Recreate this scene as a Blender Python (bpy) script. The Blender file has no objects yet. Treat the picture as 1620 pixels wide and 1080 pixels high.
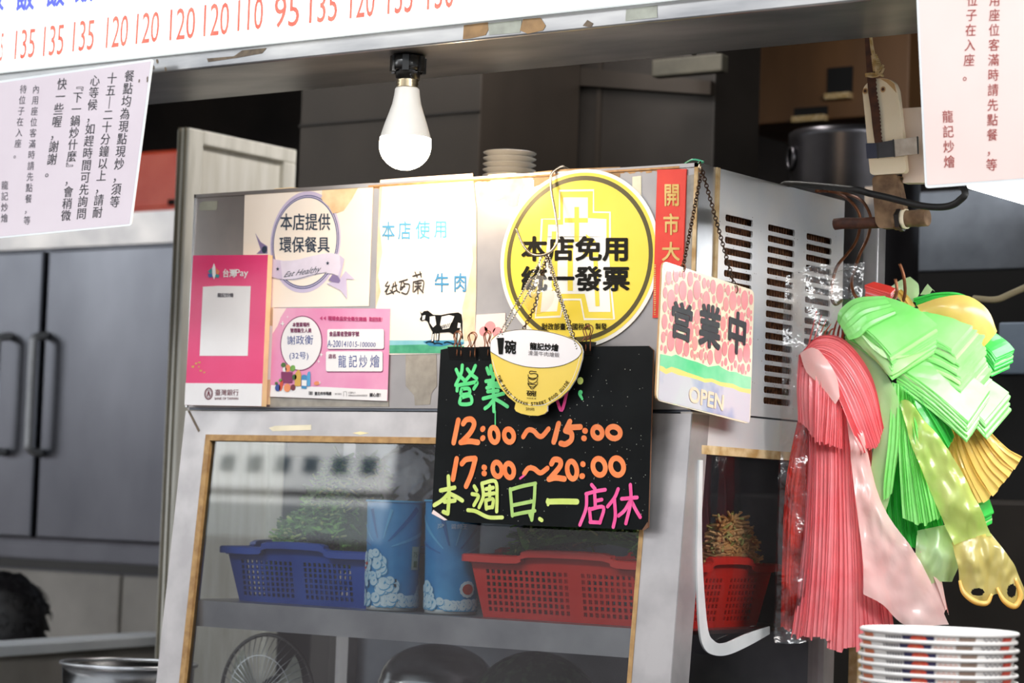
import bpy, bmesh, math, random
from mathutils import Vector, Matrix
from mathutils.geometry import tessellate_polygon
SC = bpy.context.scene
COL = SC.collection
rad = math.radians
V = Vector

# ------------------------------------------------------------------ camera
F_PX = 3900.0
YAW, PITCH, ROLL = rad(-35.5), rad(3.92), rad(1.94)
_fw = V((math.sin(YAW)*math.cos(PITCH), math.cos(YAW)*math.cos(PITCH), math.sin(PITCH)))
_rt0 = V((math.cos(YAW), -math.sin(YAW), 0))
_up0 = _rt0.cross(_fw)
CAM_R = math.cos(ROLL)*_rt0 + math.sin(ROLL)*_up0
CAM_U = -math.sin(ROLL)*_rt0 + math.cos(ROLL)*_up0
CAM_F = _fw
def ray(px, py):
    return CAM_F + CAM_R*((px-810)/F_PX) + CAM_U*(-(py-540)/F_PX)
CAM_P = V((0, 0, 1.60)) - ray(1094, 652)*3.6
cam = bpy.data.cameras.new('camera')
cam.sensor_width = 36.0
cam.lens = F_PX/1620*36.0
cam.dof.use_dof = True
cam.dof.focus_distance = 3.62
cam.dof.aperture_fstop = 6.0
cam.clip_end = 100
cam_ob = bpy.data.objects.new('camera', cam)
COL.objects.link(cam_ob)
m = Matrix((CAM_R, CAM_U, -CAM_F)).transposed().to_4x4()
m.translation = CAM_P
cam_ob.matrix_world = m
SC.camera = cam_ob

# ------------------------------------------------------------------ light
SC.view_settings.view_transform = 'Standard'
SC.view_settings.look = 'None'
SC.view_settings.gamma = 1
SC.view_settings.use_curve_mapping = False
SC.view_settings.exposure = 0.36
SC.cycles.max_bounces = 10
SC.cycles.transparent_max_bounces = 24
SC.cycles.use_denoising = True
SC.cycles.caustics_reflective = False
SC.cycles.caustics_refractive = False
w = bpy.data.worlds.new('world')
SC.world = w
w.use_nodes = True
w.node_tree.nodes['Background'].inputs[0].default_value = (0.86, 0.93, 1.0, 1)
w.node_tree.nodes['Background'].inputs[1].default_value = 0.42
def area(name, loc, target, sx, sy, power, col):
    l = bpy.data.lights.new(name, 'AREA')
    l.shape = 'RECTANGLE'; l.size = sx; l.size_y = sy; l.energy = power; l.color = col
    o = bpy.data.objects.new(name, l); COL.objects.link(o)
    o.location = loc
    o.rotation_euler = (V(target)-V(loc)).to_track_quat('-Z', 'Y').to_euler()
    return o
# rows of tube lamps under the roof of the market aisle
area('aisle_light_near', (1.6, -2.2, 3.3), (0.0, 0.0, 1.5), 2.4, 0.35, 40, (0.95, 0.98, 1.0))
area('aisle_light_far', (-1.6, -2.6, 3.3), (-0.6, 0.0, 1.5), 2.4, 0.35, 32, (0.95, 0.98, 1.0))
area('fill_light_right', (3.0, -1.3, 2.9), (0.15, 0.2, 1.7), 1.2, 0.35, 46, (1.0, 0.98, 0.95))  # added unseen lamp, brightens the bags and side panel from front right
area('kitchen_fill', (-0.9, 0.95, 2.8), (-1.3, 1.0, 0), 0.6, 0.2, 8, (1.0, 0.95, 0.9))  # added unseen lamp that brightens the door leaf and the kitchen

# the sun falls on the far side of the lane, from behind the stall
sl_ = bpy.data.lights.new('sun', 'SUN'); sl_.energy = 30; sl_.angle = 0.01; sl_.color = (1.0, 0.97, 0.92)
so_ = bpy.data.objects.new('sun', sl_); COL.objects.link(so_)
so_.rotation_euler = V((0.05, -1, -1.15)).to_track_quat('-Z', 'Y').to_euler()

# ------------------------------------------------------------------ helpers
def tag(o, label=None, cat=None, group=None, kind=None):
    if label: o['label'] = label
    if cat: o['category'] = cat
    if group: o['group'] = group
    if kind: o['kind'] = kind
    return o
def empty(name, loc, label, cat, group=None):
    o = bpy.data.objects.new(name, None); COL.objects.link(o)
    o.location = loc; o.empty_display_size = 0.05
    return tag(o, label, cat, group)

def nt_new(name):
    mt = bpy.data.materials.new(name); mt.use_nodes = True
    nt = mt.node_tree; nt.nodes.clear()
    out = nt.nodes.new('ShaderNodeOutputMaterial')
    return mt, nt, out
def c4(c): return (c[0], c[1], c[2], 1)
def hx(h):
    h = h.lstrip('#'); r = []
    for i in (0, 2, 4):
        x = int(h[i:i+2], 16)/255
        r.append(x/12.92 if x <= 0.04045 else ((x+0.055)/1.055)**2.4)
    return tuple(r)
def noise_col(nt, c1, c2, scale, lo=0.35, hi=0.65, detail=4, stretch=None):
    tc = nt.nodes.new('ShaderNodeTexCoord')
    nz = nt.nodes.new('ShaderNodeTexNoise'); nz.inputs['Scale'].default_value = scale
    nz.inputs['Detail'].default_value = detail
    if stretch:
        mp = nt.nodes.new('ShaderNodeMapping'); mp.inputs['Scale'].default_value = stretch
        nt.links.new(tc.outputs['Object'], mp.inputs[0]); nt.links.new(mp.outputs[0], nz.inputs[0])
    else:
        nt.links.new(tc.outputs['Object'], nz.inputs[0])
    rp = nt.nodes.new('ShaderNodeValToRGB')
    rp.color_ramp.elements[0].position = lo; rp.color_ramp.elements[1].position = hi
    rp.color_ramp.elements[0].color = c4(c1); rp.color_ramp.elements[1].color = c4(c2)
    nt.links.new(nz.outputs['Fac'], rp.inputs[0])
    return rp, nz
MATS = {}
def mat(name, col, rough=0.5, metal=0.0, col2=None, scale=30, lo=0.35, hi=0.65, bump=0.0, bscale=None,
        emit=0.0, ecol=None, spec=0.5, stretch=None, coat=0.0):
    if isinstance(col, str): col = hx(col)
    if isinstance(col2, str): col2 = hx(col2)
    if col2 is None: col2 = tuple(min(1, x*1.06) for x in col); col = tuple(x*0.95 for x in col)
    mt, nt, out = nt_new(name)
    b = nt.nodes.new('ShaderNodeBsdfPrincipled')
    nt.links.new(b.outputs[0], out.inputs[0])
    rp, nz = noise_col(nt, col, col2, scale, lo, hi, stretch=stretch)
    nt.links.new(rp.outputs[0], b.inputs['Base Color'])
    b.inputs['Roughness'].default_value = rough; b.inputs['Metallic'].default_value = metal
    b.inputs['Specular IOR Level'].default_value = spec
    b.inputs['Coat Weight'].default_value = coat
    if bump:
        bp = nt.nodes.new('ShaderNodeBump'); bp.inputs['Strength'].default_value = bump
        bp.inputs['Distance'].default_value = 0.002
        n2 = nt.nodes.new('ShaderNodeTexNoise'); n2.inputs['Scale'].default_value = bscale or scale*3
        tc = nt.nodes.new('ShaderNodeTexCoord')
        if stretch:
            mp = nt.nodes.new('ShaderNodeMapping'); mp.inputs['Scale'].default_value = stretch
            nt.links.new(tc.outputs['Object'], mp.inputs[0]); nt.links.new(mp.outputs[0], n2.inputs[0])
        else: nt.links.new(tc.outputs['Object'], n2.inputs[0])
        nt.links.new(n2.outputs['Fac'], bp.inputs['Height']); nt.links.new(bp.outputs[0], b.inputs['Normal'])
    if emit:
        b.inputs['Emission Strength'].default_value = emit
        b.inputs['Emission Color'].default_value = c4(ecol or col2)
    MATS[name] = mt
    return mt
def glass_mat(name, tint=(1, 1, 1), refl=0.06, rough=0.02, haze=0.0, bump=0.0, bscale=20, ior=1.45):
    mt, nt, out = nt_new(name)
    tr = nt.nodes.new('ShaderNodeBsdfTransparent'); tr.inputs[0].default_value = c4(tint)
    gl = nt.nodes.new('ShaderNodeBsdfGlossy'); gl.inputs['Roughness'].default_value = rough
    fr = nt.nodes.new('ShaderNodeFresnel'); fr.inputs[0].default_value = ior
    ad = nt.nodes.new('ShaderNodeMath'); ad.operation = 'ADD'; ad.inputs[1].default_value = refl; ad.use_clamp = True
    nt.links.new(fr.outputs[0], ad.inputs[0])
    mx = nt.nodes.new('ShaderNodeMixShader')
    nt.links.new(ad.outputs[0], mx.inputs[0]); nt.links.new(tr.outputs[0], mx.inputs[1]); nt.links.new(gl.outputs[0], mx.inputs[2])
    last = mx
    if haze:
        df = nt.nodes.new('ShaderNodeBsdfDiffuse'); df.inputs[0].default_value = (0.8, 0.8, 0.8, 1)
        m2 = nt.nodes.new('ShaderNodeMixShader')
        rp, nz = noise_col(nt, (haze*0.4,)*3, (haze*1.8,)*3, 9, 0.4, 0.7)
        nt.links.new(rp.outputs[0], m2.inputs[0])
        nt.links.new(mx.outputs[0], m2.inputs[1]); nt.links.new(df.outputs[0], m2.inputs[2]); last = m2
    if bump:
        bp = nt.nodes.new('ShaderNodeBump'); bp.inputs['Strength'].default_value = bump; bp.inputs['Distance'].default_value = 0.01
        n2 = nt.nodes.new('ShaderNodeTexNoise'); n2.inputs['Scale'].default_value = bscale; n2.inputs['Detail'].default_value = 3
        tc = nt.nodes.new('ShaderNodeTexCoord'); nt.links.new(tc.outputs['Object'], n2.inputs[0])
        nt.links.new(n2.outputs['Fac'], bp.inputs['Height'])
        nt.links.new(bp.outputs[0], gl.inputs['Normal'])
    nt.links.new(last.outputs[0], out.inputs[0])
    MATS[name] = mt
    return mt
def film_mat(name, col, trans=0.35, clear=0.0, gloss=0.06, bump=0.15, bscale=60, col2=None):
    """thin coloured plastic film: diffuse + light coming through + a soft sheen"""
    if isinstance(col, str): col = hx(col)
    if isinstance(col2, str): col2 = hx(col2)
    mt, nt, out = nt_new(name)
    rp, nz = noise_col(nt, col, col2 or tuple(min(1, x*1.1+0.02) for x in col), 14, 0.3, 0.7)
    df = nt.nodes.new('ShaderNodeBsdfDiffuse'); tl = nt.nodes.new('ShaderNodeBsdfTranslucent')
    nt.links.new(rp.outputs[0], df.inputs[0]); nt.links.new(rp.outputs[0], tl.inputs[0])
    m1 = nt.nodes.new('ShaderNodeMixShader'); m1.inputs[0].default_value = trans
    nt.links.new(df.outputs[0], m1.inputs[1]); nt.links.new(tl.outputs[0], m1.inputs[2])
    last = m1
    if clear:
        tr = nt.nodes.new('ShaderNodeBsdfTransparent'); nt.links.new(rp.outputs[0], tr.inputs[0])
        m3 = nt.nodes.new('ShaderNodeMixShader'); m3.inputs[0].default_value = clear
        nt.links.new(m1.outputs[0], m3.inputs[1]); nt.links.new(tr.outputs[0], m3.inputs[2]); last = m3
    gl = nt.nodes.new('ShaderNodeBsdfGlossy'); gl.inputs['Roughness'].default_value = 0.22
    m2 = nt.nodes.new('ShaderNodeMixShader'); m2.inputs[0].default_value = gloss
    nt.links.new(last.outputs[0], m2.inputs[1]); nt.links.new(gl.outputs[0], m2.inputs[2])
    bp = nt.nodes.new('ShaderNodeBump'); bp.inputs['Strength'].default_value = bump; bp.inputs['Distance'].default_value = 0.004
    n2 = nt.nodes.new('ShaderNodeTexNoise'); n2.inputs['Scale'].default_value = bscale
    tc = nt.nodes.new('ShaderNodeTexCoord'); nt.links.new(tc.outputs['Object'], n2.inputs[0])
    nt.links.new(n2.outputs['Fac'], bp.inputs['Height'])
    for s in (df, tl, gl): nt.links.new(bp.outputs[0], s.inputs['Normal'])
    nt.links.new(m2.outputs[0], out.inputs[0])
    MATS[name] = mt
    return mt

class Fr:
    """a flat sheet in the place: origin, unit axes u (right), v (up), n (towards the viewer)"""
    def __init__(s, o, u, v):
        s.o = V(o); s.u = V(u).normalized(); s.v = V(v); s.v = (s.v - s.u*s.v.dot(s.u)).normalized(); s.n = s.u.cross(s.v)
    def pt(s, u, v, h=0): return s.o + s.u*u + s.v*v + s.n*h
    def hit(s, px, py):
        d = ray(px, py); return CAM_P + d*((s.o-CAM_P).dot(s.n)/d.dot(s.n))
    def uv(s, px, py):
        w_ = s.hit(px, py)-s.o; return (w_.dot(s.u), w_.dot(s.v))
    def uvs(s, pts): return [s.uv(*p) for p in pts]
    def off(s, h): return Fr(s.o+s.n*h, s.u, s.v)
def hit_y(px, py, y):
    d = ray(px, py); return CAM_P + d*((y-CAM_P.y)/d.y)
def hit_x(px, py, x):
    d = ray(px, py); return CAM_P + d*((x-CAM_P.x)/d.x)
def fr_from(pTL, pTR, pBL):
    """sheet through three 3-D corners"""
    return Fr(pTL, pTR-pTL, pTL-pBL)

def smooth_path(pts, n=6, closed=False):
    pts = [V(p) for p in pts]; out = []
    k = len(pts)
    if k < 3: return pts
    rng = k if closed else k-1
    for i in range(rng):
        p0 = pts[(i-1) % k] if (closed or i > 0) else pts[0]*2-pts[1]
        p1 = pts[i]; p2 = pts[(i+1) % k]
        p3 = pts[(i+2) % k] if (closed or i+2 < k) else pts[-1]*2-pts[-2]
        for j in range(n):
            t = j/n
            out.append(0.5*((2*p1)+(p2-p0)*t+(2*p0-5*p1+4*p2-p3)*t*t+(-p0+3*p1-3*p2+p3)*t*t*t))
    if not closed: out.append(pts[-1])
    return out
_glyphs = {}
def glyph(s, bold=0.0, shear=0.0):
    bold = 0.0
    k = (s, bold, shear)
    if k in _glyphs: return _glyphs[k]
    cu = bpy.data.curves.new('lettering', 'FONT'); cu.body = s; cu.size = 1; cu.offset = bold; cu.shear = shear; cu.resolution_u = 3
    ob = bpy.data.objects.new('lettering', cu); COL.objects.link(ob)
    dg = bpy.context.evaluated_depsgraph_get(); dg.update()
    me = bpy.data.meshes.new_from_object(ob.evaluated_get(dg))
    vs = [(v.co.x, v.co.y) for v in me.vertices]; fs = [tuple(p.vertices) for p in me.polygons]
    bpy.data.objects.remove(ob); bpy.data.curves.remove(cu); bpy.data.meshes.remove(me)
    _glyphs[k] = (vs, fs); return vs, fs

class MB:
    def __init__(s): s.v = []; s.f = []; s.m = []; s.sm = []; s.mats = []; s.lift = 0
    def mi(s, mt):
        if isinstance(mt, str): mt = MATS[mt]
        if mt not in s.mats: s.mats.append(mt)
        return s.mats.index(mt)
    def add(s, vs, fs, mt, smooth=False):
        b = len(s.v); i = s.mi(mt)
        s.v += [V(p) for p in vs]
        for f in fs: s.f.append(tuple(x+b for x in f)); s.m.append(i); s.sm.append(smooth)
        return s
    def box(s, lo, hi, mt, bev=0.0):
        (x0, y0, z0), (x1, y1, z1) = lo, hi
        return s.obox(V(((x0+x1)/2, (y0+y1)/2, (z0+z1)/2)), V((1, 0, 0)), V((0, 1, 0)), V((0, 0, 1)), (x1-x0)/2, (y1-y0)/2, (z1-z0)/2, mt, bev)
    def obox(s, c, a, b, d, ha, hb, hd, mt, bev=0.0):
        c = V(c); a = V(a); b = V(b); d = V(d)
        if bev <= 0:
            vs = [c+a*ha*i+b*hb*j+d*hd*k for k in (-1, 1) for j in (-1, 1) for i in (-1, 1)]
            return s.add(vs, [(0, 2, 3, 1), (4, 5, 7, 6), (0, 1, 5, 4), (2, 6, 7, 3), (0, 4, 6, 2), (1, 3, 7, 5)], mt)
        bm = bmesh.new(); bmesh.ops.create_cube(bm, size=1)
        for v in bm.verts: v.co = V((v.co.x*2*ha, v.co.y*2*hb, v.co.z*2*hd))
        bmesh.ops.bevel(bm, geom=bm.edges[:], offset=bev, segments=2, affect='EDGES', profile=0.5)
        bm.verts.index_update()
        s.add([c+a*v.co.x+b*v.co.y+d*v.co.z for v in bm.verts], [tuple(v.index for v in f.verts) for f in bm.faces], mt)
        bm.free(); return s
    def poly(s, fr, uvs, h, mt, holes=()):
        loops = [list(uvs)]+[list(x) for x in holes]
        flat = [p for l in loops for p in l]
        tr = tessellate_polygon([[V((p[0], p[1], 0)) for p in l] for l in loops])
        fs = []
        for t in tr:
            a, b, c = (flat[i] for i in t)
            ar = (b[0]-a[0])*(c[1]-a[1])-(b[1]-a[1])*(c[0]-a[0])
            fs.append(tuple(t) if ar > 0 else tuple(reversed(t)))
        return s.add([fr.pt(p[0], p[1], h) for p in flat], fs, mt)
    def slab(s, fr, uvs, h0, h1, mt, holes=(), side=None):
        s.poly(fr, uvs, h1, mt, holes)
        n0 = len(s.f); s.poly(fr, uvs, h0, mt, holes)
        for i in range(n0, len(s.f)): s.f[i] = tuple(reversed(s.f[i]))
        for l in [list(uvs)]+[list(x) for x in holes]:
            k = len(l)
            vs = [fr.pt(p[0], p[1], h0) for p in l]+[fr.pt(p[0], p[1], h1) for p in l]
            s.add(vs, [(i, (i+1) % k, (i+1) % k+k, i+k) for i in range(k)], side or mt)
        return s
    def polypx(s, fr, pts, h, mt): return s.poly(fr, fr.uvs(pts), h, mt)
    def slabpx(s, fr, pts, h0, h1, mt): return s.slab(fr, fr.uvs(pts), h0, h1, mt)
    def ell(s, fr, c, ru, rv, h, mt, n=40, inner=0.0, a0=0, a1=2*math.pi, rot=0.0):
        pts = []; cr, sr = math.cos(rot), math.sin(rot)
        def P(r, a):
            x, y = ru*r*math.cos(a), rv*r*math.sin(a)
            return fr.pt(c[0]+x*cr-y*sr, c[1]+x*sr+y*cr, h)
        full = abs(a1-a0-2*math.pi) < 1e-6
        k = n if full else n+1
        ang = [a0+(a1-a0)*i/n for i in range(k)]
        if inner > 0:
            vs = [P(1, a) for a in ang]+[P(inner, a) for a in ang]
            fs = [(i+k, i, (i+1) % k, (i+1) % k+k) for i in range(n)]
        else:
            vs = [P(1, a) for a in ang]+[fr.pt(c[0], c[1], h)]
            fs = [(i, (i+1) % k, k) for i in range(n)]
        return s.add(vs, fs, mt)
    def stroke(s, fr, uvs, wd, h, mt, smooth=True, closed=False, wend=None):
        s.lift += 1; h = h+4e-5*(s.lift % 24)
        p = [V((q[0], q[1], 0)) for q in uvs]
        if smooth and len(p) > 2: p = smooth_path(p, 5, closed)
        n = len(p); L = []; R = []
        for i in range(n):
            a = p[i-1] if (i > 0 or closed) else p[i]; b = p[(i+1) % n] if (i < n-1 or closed) else p[i]
            t = (b-a); t = t.normalized() if t.length > 1e-9 else V((1, 0, 0))
            nn = V((-t.y, t.x, 0)); ww = wd/2
            if wend is not None: ww = (wd+(wend-wd)*i/max(1, n-1))/2
            L.append(p[i]+nn*ww); R.append(p[i]-nn*ww)
        vs = [fr.pt(q.x, q.y, h) for q in L+R]
        fs = [(i+n, (i+1) % n+n, (i+1) % n, i) for i in range(n if closed else n-1)]
        s.add(vs, fs, mt)
        if not closed:
            for q, ww, dh in ((p[0], wd, 1.3e-5), (p[-1], wd if wend is None else wend, 2.6e-5)): s.ell(fr, (q.x, q.y), ww/2, ww/2, h-dh, mt, 10)
        return s
    def strokepx(s, fr, pts, wd, h, mt, **k): return s.stroke(fr, fr.uvs(pts), wd, h, mt, **k)
    def textq(s, fr, t, q, h, mt, bold=0.0, em=None, shear=0.0):
        """lettering fitted to a four-cornered field q (photo points TL TR BR BL) of the sheet"""
        vs, fs = glyph(t, bold, shear)
        if not vs: return s
        if em is None: em = all(ord(ch) > 0x2000 for ch in t)
        if em: x0, x1, y0, y1 = 0.03, len(t)-0.03, -0.09, 0.85
        else:
            x0 = min(v[0] for v in vs); x1 = max(v[0] for v in vs); y0 = min(v[1] for v in vs); y1 = max(v[1] for v in vs)
        TL, TR, BR, BL = [V((*fr.uv(*p), 0)) for p in q]
        out = []
        for v in vs:
            a = (v[0]-x0)/max(1e-6, x1-x0); b = (v[1]-y0)/max(1e-6, y1-y0)
            p = (BL*(1-a)+BR*a)*(1-b)+(TL*(1-a)+TR*a)*b
            out.append(fr.pt(p.x, p.y, h))
        s.add(out, fs, mt)
        if bold > 0.003:
            eu = (TR-TL).length/max(1e-6, x1-x0)*bold; ev = (TL-BL).length/max(1e-6, y1-y0)*bold
            for i, (du, dv) in enumerate(((1, 0), (-1, 0), (0, 1), (0, -1), (.7, .7), (-.7, .7), (.7, -.7), (-.7, -.7)) if bold > 0.008 else ((1, 0), (-1, 0))):
                s.add([p+fr.u*(du*eu)+fr.v*(dv*ev)+fr.n*(4e-5*(i+1)) for p in out], fs, mt)
        return s
    def textb(s, fr, t, x0, y0, x1, y1, h, mt, **k):
        return s.textq(fr, t, [(x0, y0), (x1, y0), (x1, y1), (x0, y1)], h, mt, **k)
    def vtext(s, fr, t, p0, p1, wpx, h, mt, bold=0.0, fill=0.94):
        n = len(t)
        for i, ch in enumerate(t):
            a = (i+0.5*(1-fill))/n; b = (i+1-0.5*(1-fill))/n
            xa = p0[0]+(p1[0]-p0[0])*a; ya = p0[1]+(p1[1]-p0[1])*a
            xb = p0[0]+(p1[0]-p0[0])*b; yb = p0[1]+(p1[1]-p0[1])*b
            sl = -0.04*wpx
            s.textq(fr, ch, [(xa-wpx/2, ya-sl/2), (xa+wpx/2, ya+sl/2), (xb+wpx/2, yb+sl/2), (xb-wpx/2, yb-sl/2)], h, mt, bold=bold, em=True)
        return s
    def tube(s, pts, r, mt, seg=8, closed=False, smooth=True, sub=0, caps=True):
        p = [V(q) for q in pts]
        if sub: p = smooth_path(p, sub, closed)
        n = len(p); rr = r if callable(r) else (lambda t: r)
        vs = []; nrm = None
        for i in range(n):
            a = p[i-1] if (i > 0 or closed) else p[i]; b = p[(i+1) % n] if (i < n-1 or closed) else p[i]
            t = (b-a).normalized() if (b-a).length > 1e-9 else V((0, 0, 1))
            if nrm is None: nrm = t.orthogonal().normalized()
            nrm = (nrm-t*nrm.dot(t)); nrm = nrm.normalized() if nrm.length > 1e-6 else t.orthogonal().normalized()
            bn = t.cross(nrm)
            for j in range(seg):
                an = 2*math.pi*j/seg
                vs.append(p[i]+(nrm*math.cos(an)+bn*math.sin(an))*rr(i/max(1, n-1)))
        fs = []
        for i in range(n if closed else n-1):
            for j in range(seg):
                i2 = (i+1) % n
                fs.append((i*seg+j, i*seg+(j+1) % seg, i2*seg+(j+1) % seg, i2*seg+j))
        if not closed and caps:
            fs.append(tuple(reversed(range(seg)))); fs.append(tuple((n-1)*seg+j for j in range(seg)))
        return s.add(vs, fs, mt, smooth)
    def lathe(s, c, prof, mt, seg=40, ax=(0, 0, 1), smooth=True, cap0=False, cap1=False, a0=0, a1=2*math.pi):
        c = V(c); ax = V(ax).normalized(); e1 = ax.orthogonal().normalized() if abs(ax.z) < 0.9 else (V((1, 0, 0))-ax*ax.x).normalized()
        e2 = ax.cross(e1); vs = []; full = abs(a1-a0-2*math.pi) < 1e-6; k = seg if full else seg+1
        for r, z in prof:
            for j in range(k):
                an = a0+(a1-a0)*j/seg; vs.append(c+ax*z+(e1*math.cos(an)+e2*math.sin(an))*r)
        fs = []
        for i in range(len(prof)-1):
            for j in range(seg):
                j2 = (j+1) % k; fs.append((i*k+j, i*k+j2, (i+1)*k+j2, (i+1)*k+j))
        if cap0: fs.append(tuple(reversed(range(k))))
        if cap1: fs.append(tuple((len(prof)-1)*k+j for j in range(k)))
        return s.add(vs, fs, mt, smooth)
    def ball(s, c, r, mt, seg=8, rings=6, sc=(1, 1, 1)):
        c = V(c); vs = []; fs = []
        for i in range(rings+1):
            th = math.pi*i/rings
            for j in range(seg):
                an = 2*math.pi*j/seg
                vs.append(c+V((r*sc[0]*math.sin(th)*math.cos(an), r*sc[1]*math.sin(th)*math.sin(an), r*sc[2]*math.cos(th))))
        for i in range(rings):
            for j in range(seg): fs.append((i*seg+j, (i+1)*seg+j, (i+1)*seg+(j+1) % seg, i*seg+(j+1) % seg))
        return s.add(vs, fs, mt, True)
    def torus(s, c, ax, e1, R, r, mt, st=1.0, seg=10, sg2=5):
        c = V(c); ax = V(ax).normalized(); e1 = (V(e1)-ax*V(e1).dot(ax)).normalized(); e2 = ax.cross(e1)
        return s.tube([c+e1*R*st*math.cos(2*math.pi*i/seg)+e2*R*math.sin(2*math.pi*i/seg) for i in range(seg)], r, mt, seg=sg2, closed=True)
    def build(s, name, parent=None, origin=None, merge=False):
        if origin is None:
            if parent is not None: origin = parent_loc(parent)
            else:
                xs = [p.x for p in s.v]; ys = [p.y for p in s.v]; zs = [p.z for p in s.v]
                origin = V(((min(xs)+max(xs))/2, (min(ys)+max(ys))/2, min(zs)))
        me = bpy.data.meshes.new(name)
        me.from_pydata([tuple(p-origin) for p in s.v], [], s.f)
        for mt in s.mats: me.materials.append(mt)
        me.polygons.foreach_set('material_index', s.m)
        me.polygons.foreach_set('use_smooth', s.sm)
        me.update()
        o = bpy.data.objects.new(name, me); COL.objects.link(o)
        if parent is not None:
            o.parent = parent; o.location = origin-parent_loc(parent)
        else: o.location = origin
        return o
def parent_loc(o):
    l = V(o.location)
    while o.parent is not None: o = o.parent; l = l+V(o.location)
    return l
def K(x0, y0, sc):
    """points read on an enlarged detail of the photograph -> points of the photograph"""
    return lambda *pts: [(x0+p[0]/sc, y0+p[1]/sc) for p in pts]
def KQ(x0, y0, sc):
    return lambda a, b, c, d: [(x0+a/sc, y0+b/sc), (x0+c/sc, y0+b/sc), (x0+c/sc, y0+d/sc), (x0+a/sc, y0+d/sc)]
def rrect(u0, v0, u1, v1, r, n=5):
    out = []
    for cx, cy, a in ((u1-r, v1-r, 0), (u0+r, v1-r, 90), (u0+r, v0+r, 180), (u1-r, v0+r, 270)):
        for i in range(n+1):
            an = rad(a+90*i/n); out.append((cx+r*math.cos(an), cy+r*math.sin(an)))
    return out
def round_poly(pts, r, n=4):
    out = []; k = len(pts); P = [V((p[0], p[1])) for p in pts]
    for i in range(k):
        a, b, c = P[i-1], P[i], P[(i+1) % k]
        d1 = (a-b); d2 = (c-b); rr = min(r, d1.length*0.45, d2.length*0.45)
        p1 = b+d1.normalized()*rr; p2 = b+d2.normalized()*rr
        for j in range(n+1):
            t = j/n; out.append(tuple(p1*(1-t)**2+b*2*t*(1-t)+p2*t*t))
    return out

# ------------------------------------------------------------------ materials
mat('steel', '#b9bcc2', 0.30, 1.0, '#d8dadf', 6, bump=0.02, bscale=60, stretch=(1, 1, 14))
mat('steel_plain', '#c4c6ca', 0.34, 1.0, '#dfe0e2', 10)
mat('steel_worn', '#9a9798', 0.30, 0.72, '#beb9b6', 7, 0.3, 0.7, bump=0.03, bscale=90)
mat('steel_side', '#d3d6dc', 0.38, 0.4, '#eee6de', 6, 0.3, 0.7, bump=0.04, bscale=90)
mat('steel_beam', '#77787b', 0.30, 0.8, '#a8a7a6', 4.0, 0.35, 0.66, stretch=(1, 3, 5))
mat('steel_dark', '#5b5f66', 0.36, 0.9, '#7d828a', 5)
mat('steel_shelf', '#96979c', 0.42, 0.95, '#b0b0b4', 9)
mat('alu', '#a5a1a2', 0.36, 0.55, '#bcb8b8', 14, bump=0.02)
mat('white_metal', '#d9dcdd', 0.35, 0.3, '#eceeee', 12)
mat('fridge_steel', '#5b5d64', 0.28, 0.92, '#7c7e85', 2.5, 0.3, 0.7, stretch=(1, 1, 0.5), bump=0.08, bscale=1.6)
mat('handle_steel', '#c2c4c8', 0.45, 0.5)
mat('wall_dark', '#2f2b29', 0.7, 0, '#443d38', 3)
mat('wall_tile', '#9a948c', 0.5, 0, '#b4aea6', 4)
mat('kitchen_ceiling', '#2a2928', 0.8)
mat('floor_mat', '#2c2a29', 0.7)
mat('hood_steel', '#38322d', 0.45, 0.5, '#473f38', 3, stretch=(1, 1, 0.5))
mat('hood_dark', '#2c2825', 0.5, 0.5, '#3b3632', 4)
mat('cream_board', '#dedace', 0.6, 0, '#f1eee6', 8, stretch=(6, 6, 0.6))
mat('frame_paint', '#d6d3c8', 0.6, 0, '#f4f1e8', 30, 0.35, 0.65, stretch=(1, 1, 0.15))
mat('frame_shadow', '#6d6656', 0.7, 0, '#7b7464', 30)
mat('red_crate', '#e4482a', 0.4, 0, '#ee5a3a', 10)
mat('sealant', '#9a7448', 0.6, 0, '#b9935f', 60, 0.35, 0.65, bump=0.25, bscale=120)
mat('sealant_old', '#a9844f', 0.6, 0, '#d3b88e', 40, bump=0.2)
mat('rust', '#4a2b1a', 0.85, 0, '#8c5a38', 160, 0.35, 0.65, bump=0.6, bscale=200)
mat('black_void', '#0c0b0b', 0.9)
mat('black_plastic', '#161616', 0.35)
mat('bakelite', '#151413', 0.28, 0, '#201d1b', 30, coat=0.3)
mat('lamp_plastic', '#e6dfd6', 0.4, 0, '#efe9e0', 10)
mat('thread_metal', '#b9a88a', 0.3, 1.0)
mat('bulb_glow', (1, 0.86, 0.62), 0.4, 0, (1, 0.9, 0.7), 4, emit=72.0, ecol=(1, 0.74, 0.46))
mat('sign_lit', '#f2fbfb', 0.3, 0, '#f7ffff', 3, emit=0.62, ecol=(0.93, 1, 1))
mat('sign_red', '#ef5f48', 0.4, 0, '#f27a62', 60, emit=0.06, ecol=(1, 0.22, 0.12))
mat('sign_blue', '#4a55e0', 0.4, 0, '#5a66e6', 60, emit=0.16, ecol=(0.2, 0.25, 1))
mat('tube_glow', (1, 1, 1), 0.4, 0, (1, 1, 1), 3, emit=13, ecol=(0.97, 0.99, 1.0))
mat('tape_brown', '#7e5d34', 0.5, 0, '#a07a4a', 40)
mat('tape_grey', '#8f9084', 0.45, 0, '#a5a79a', 40)
mat('tape_cream', '#d9cfb4', 0.5, 0, '#eee3c6', 25)
mat('tape_yellowed', '#e6d08e', 0.55, 0, '#f0e2b4', 45, 0.3, 0.7)
mat('grime', '#7a6a58', 0.8, 0, '#5c5045', 60)
mat('residue_grey', '#8e887f', 0.6, 0, '#a39c92', 50)
mat('tape_green', '#2f8f6a', 0.3, 0, '#58b48c', 30, bump=0.3)
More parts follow.
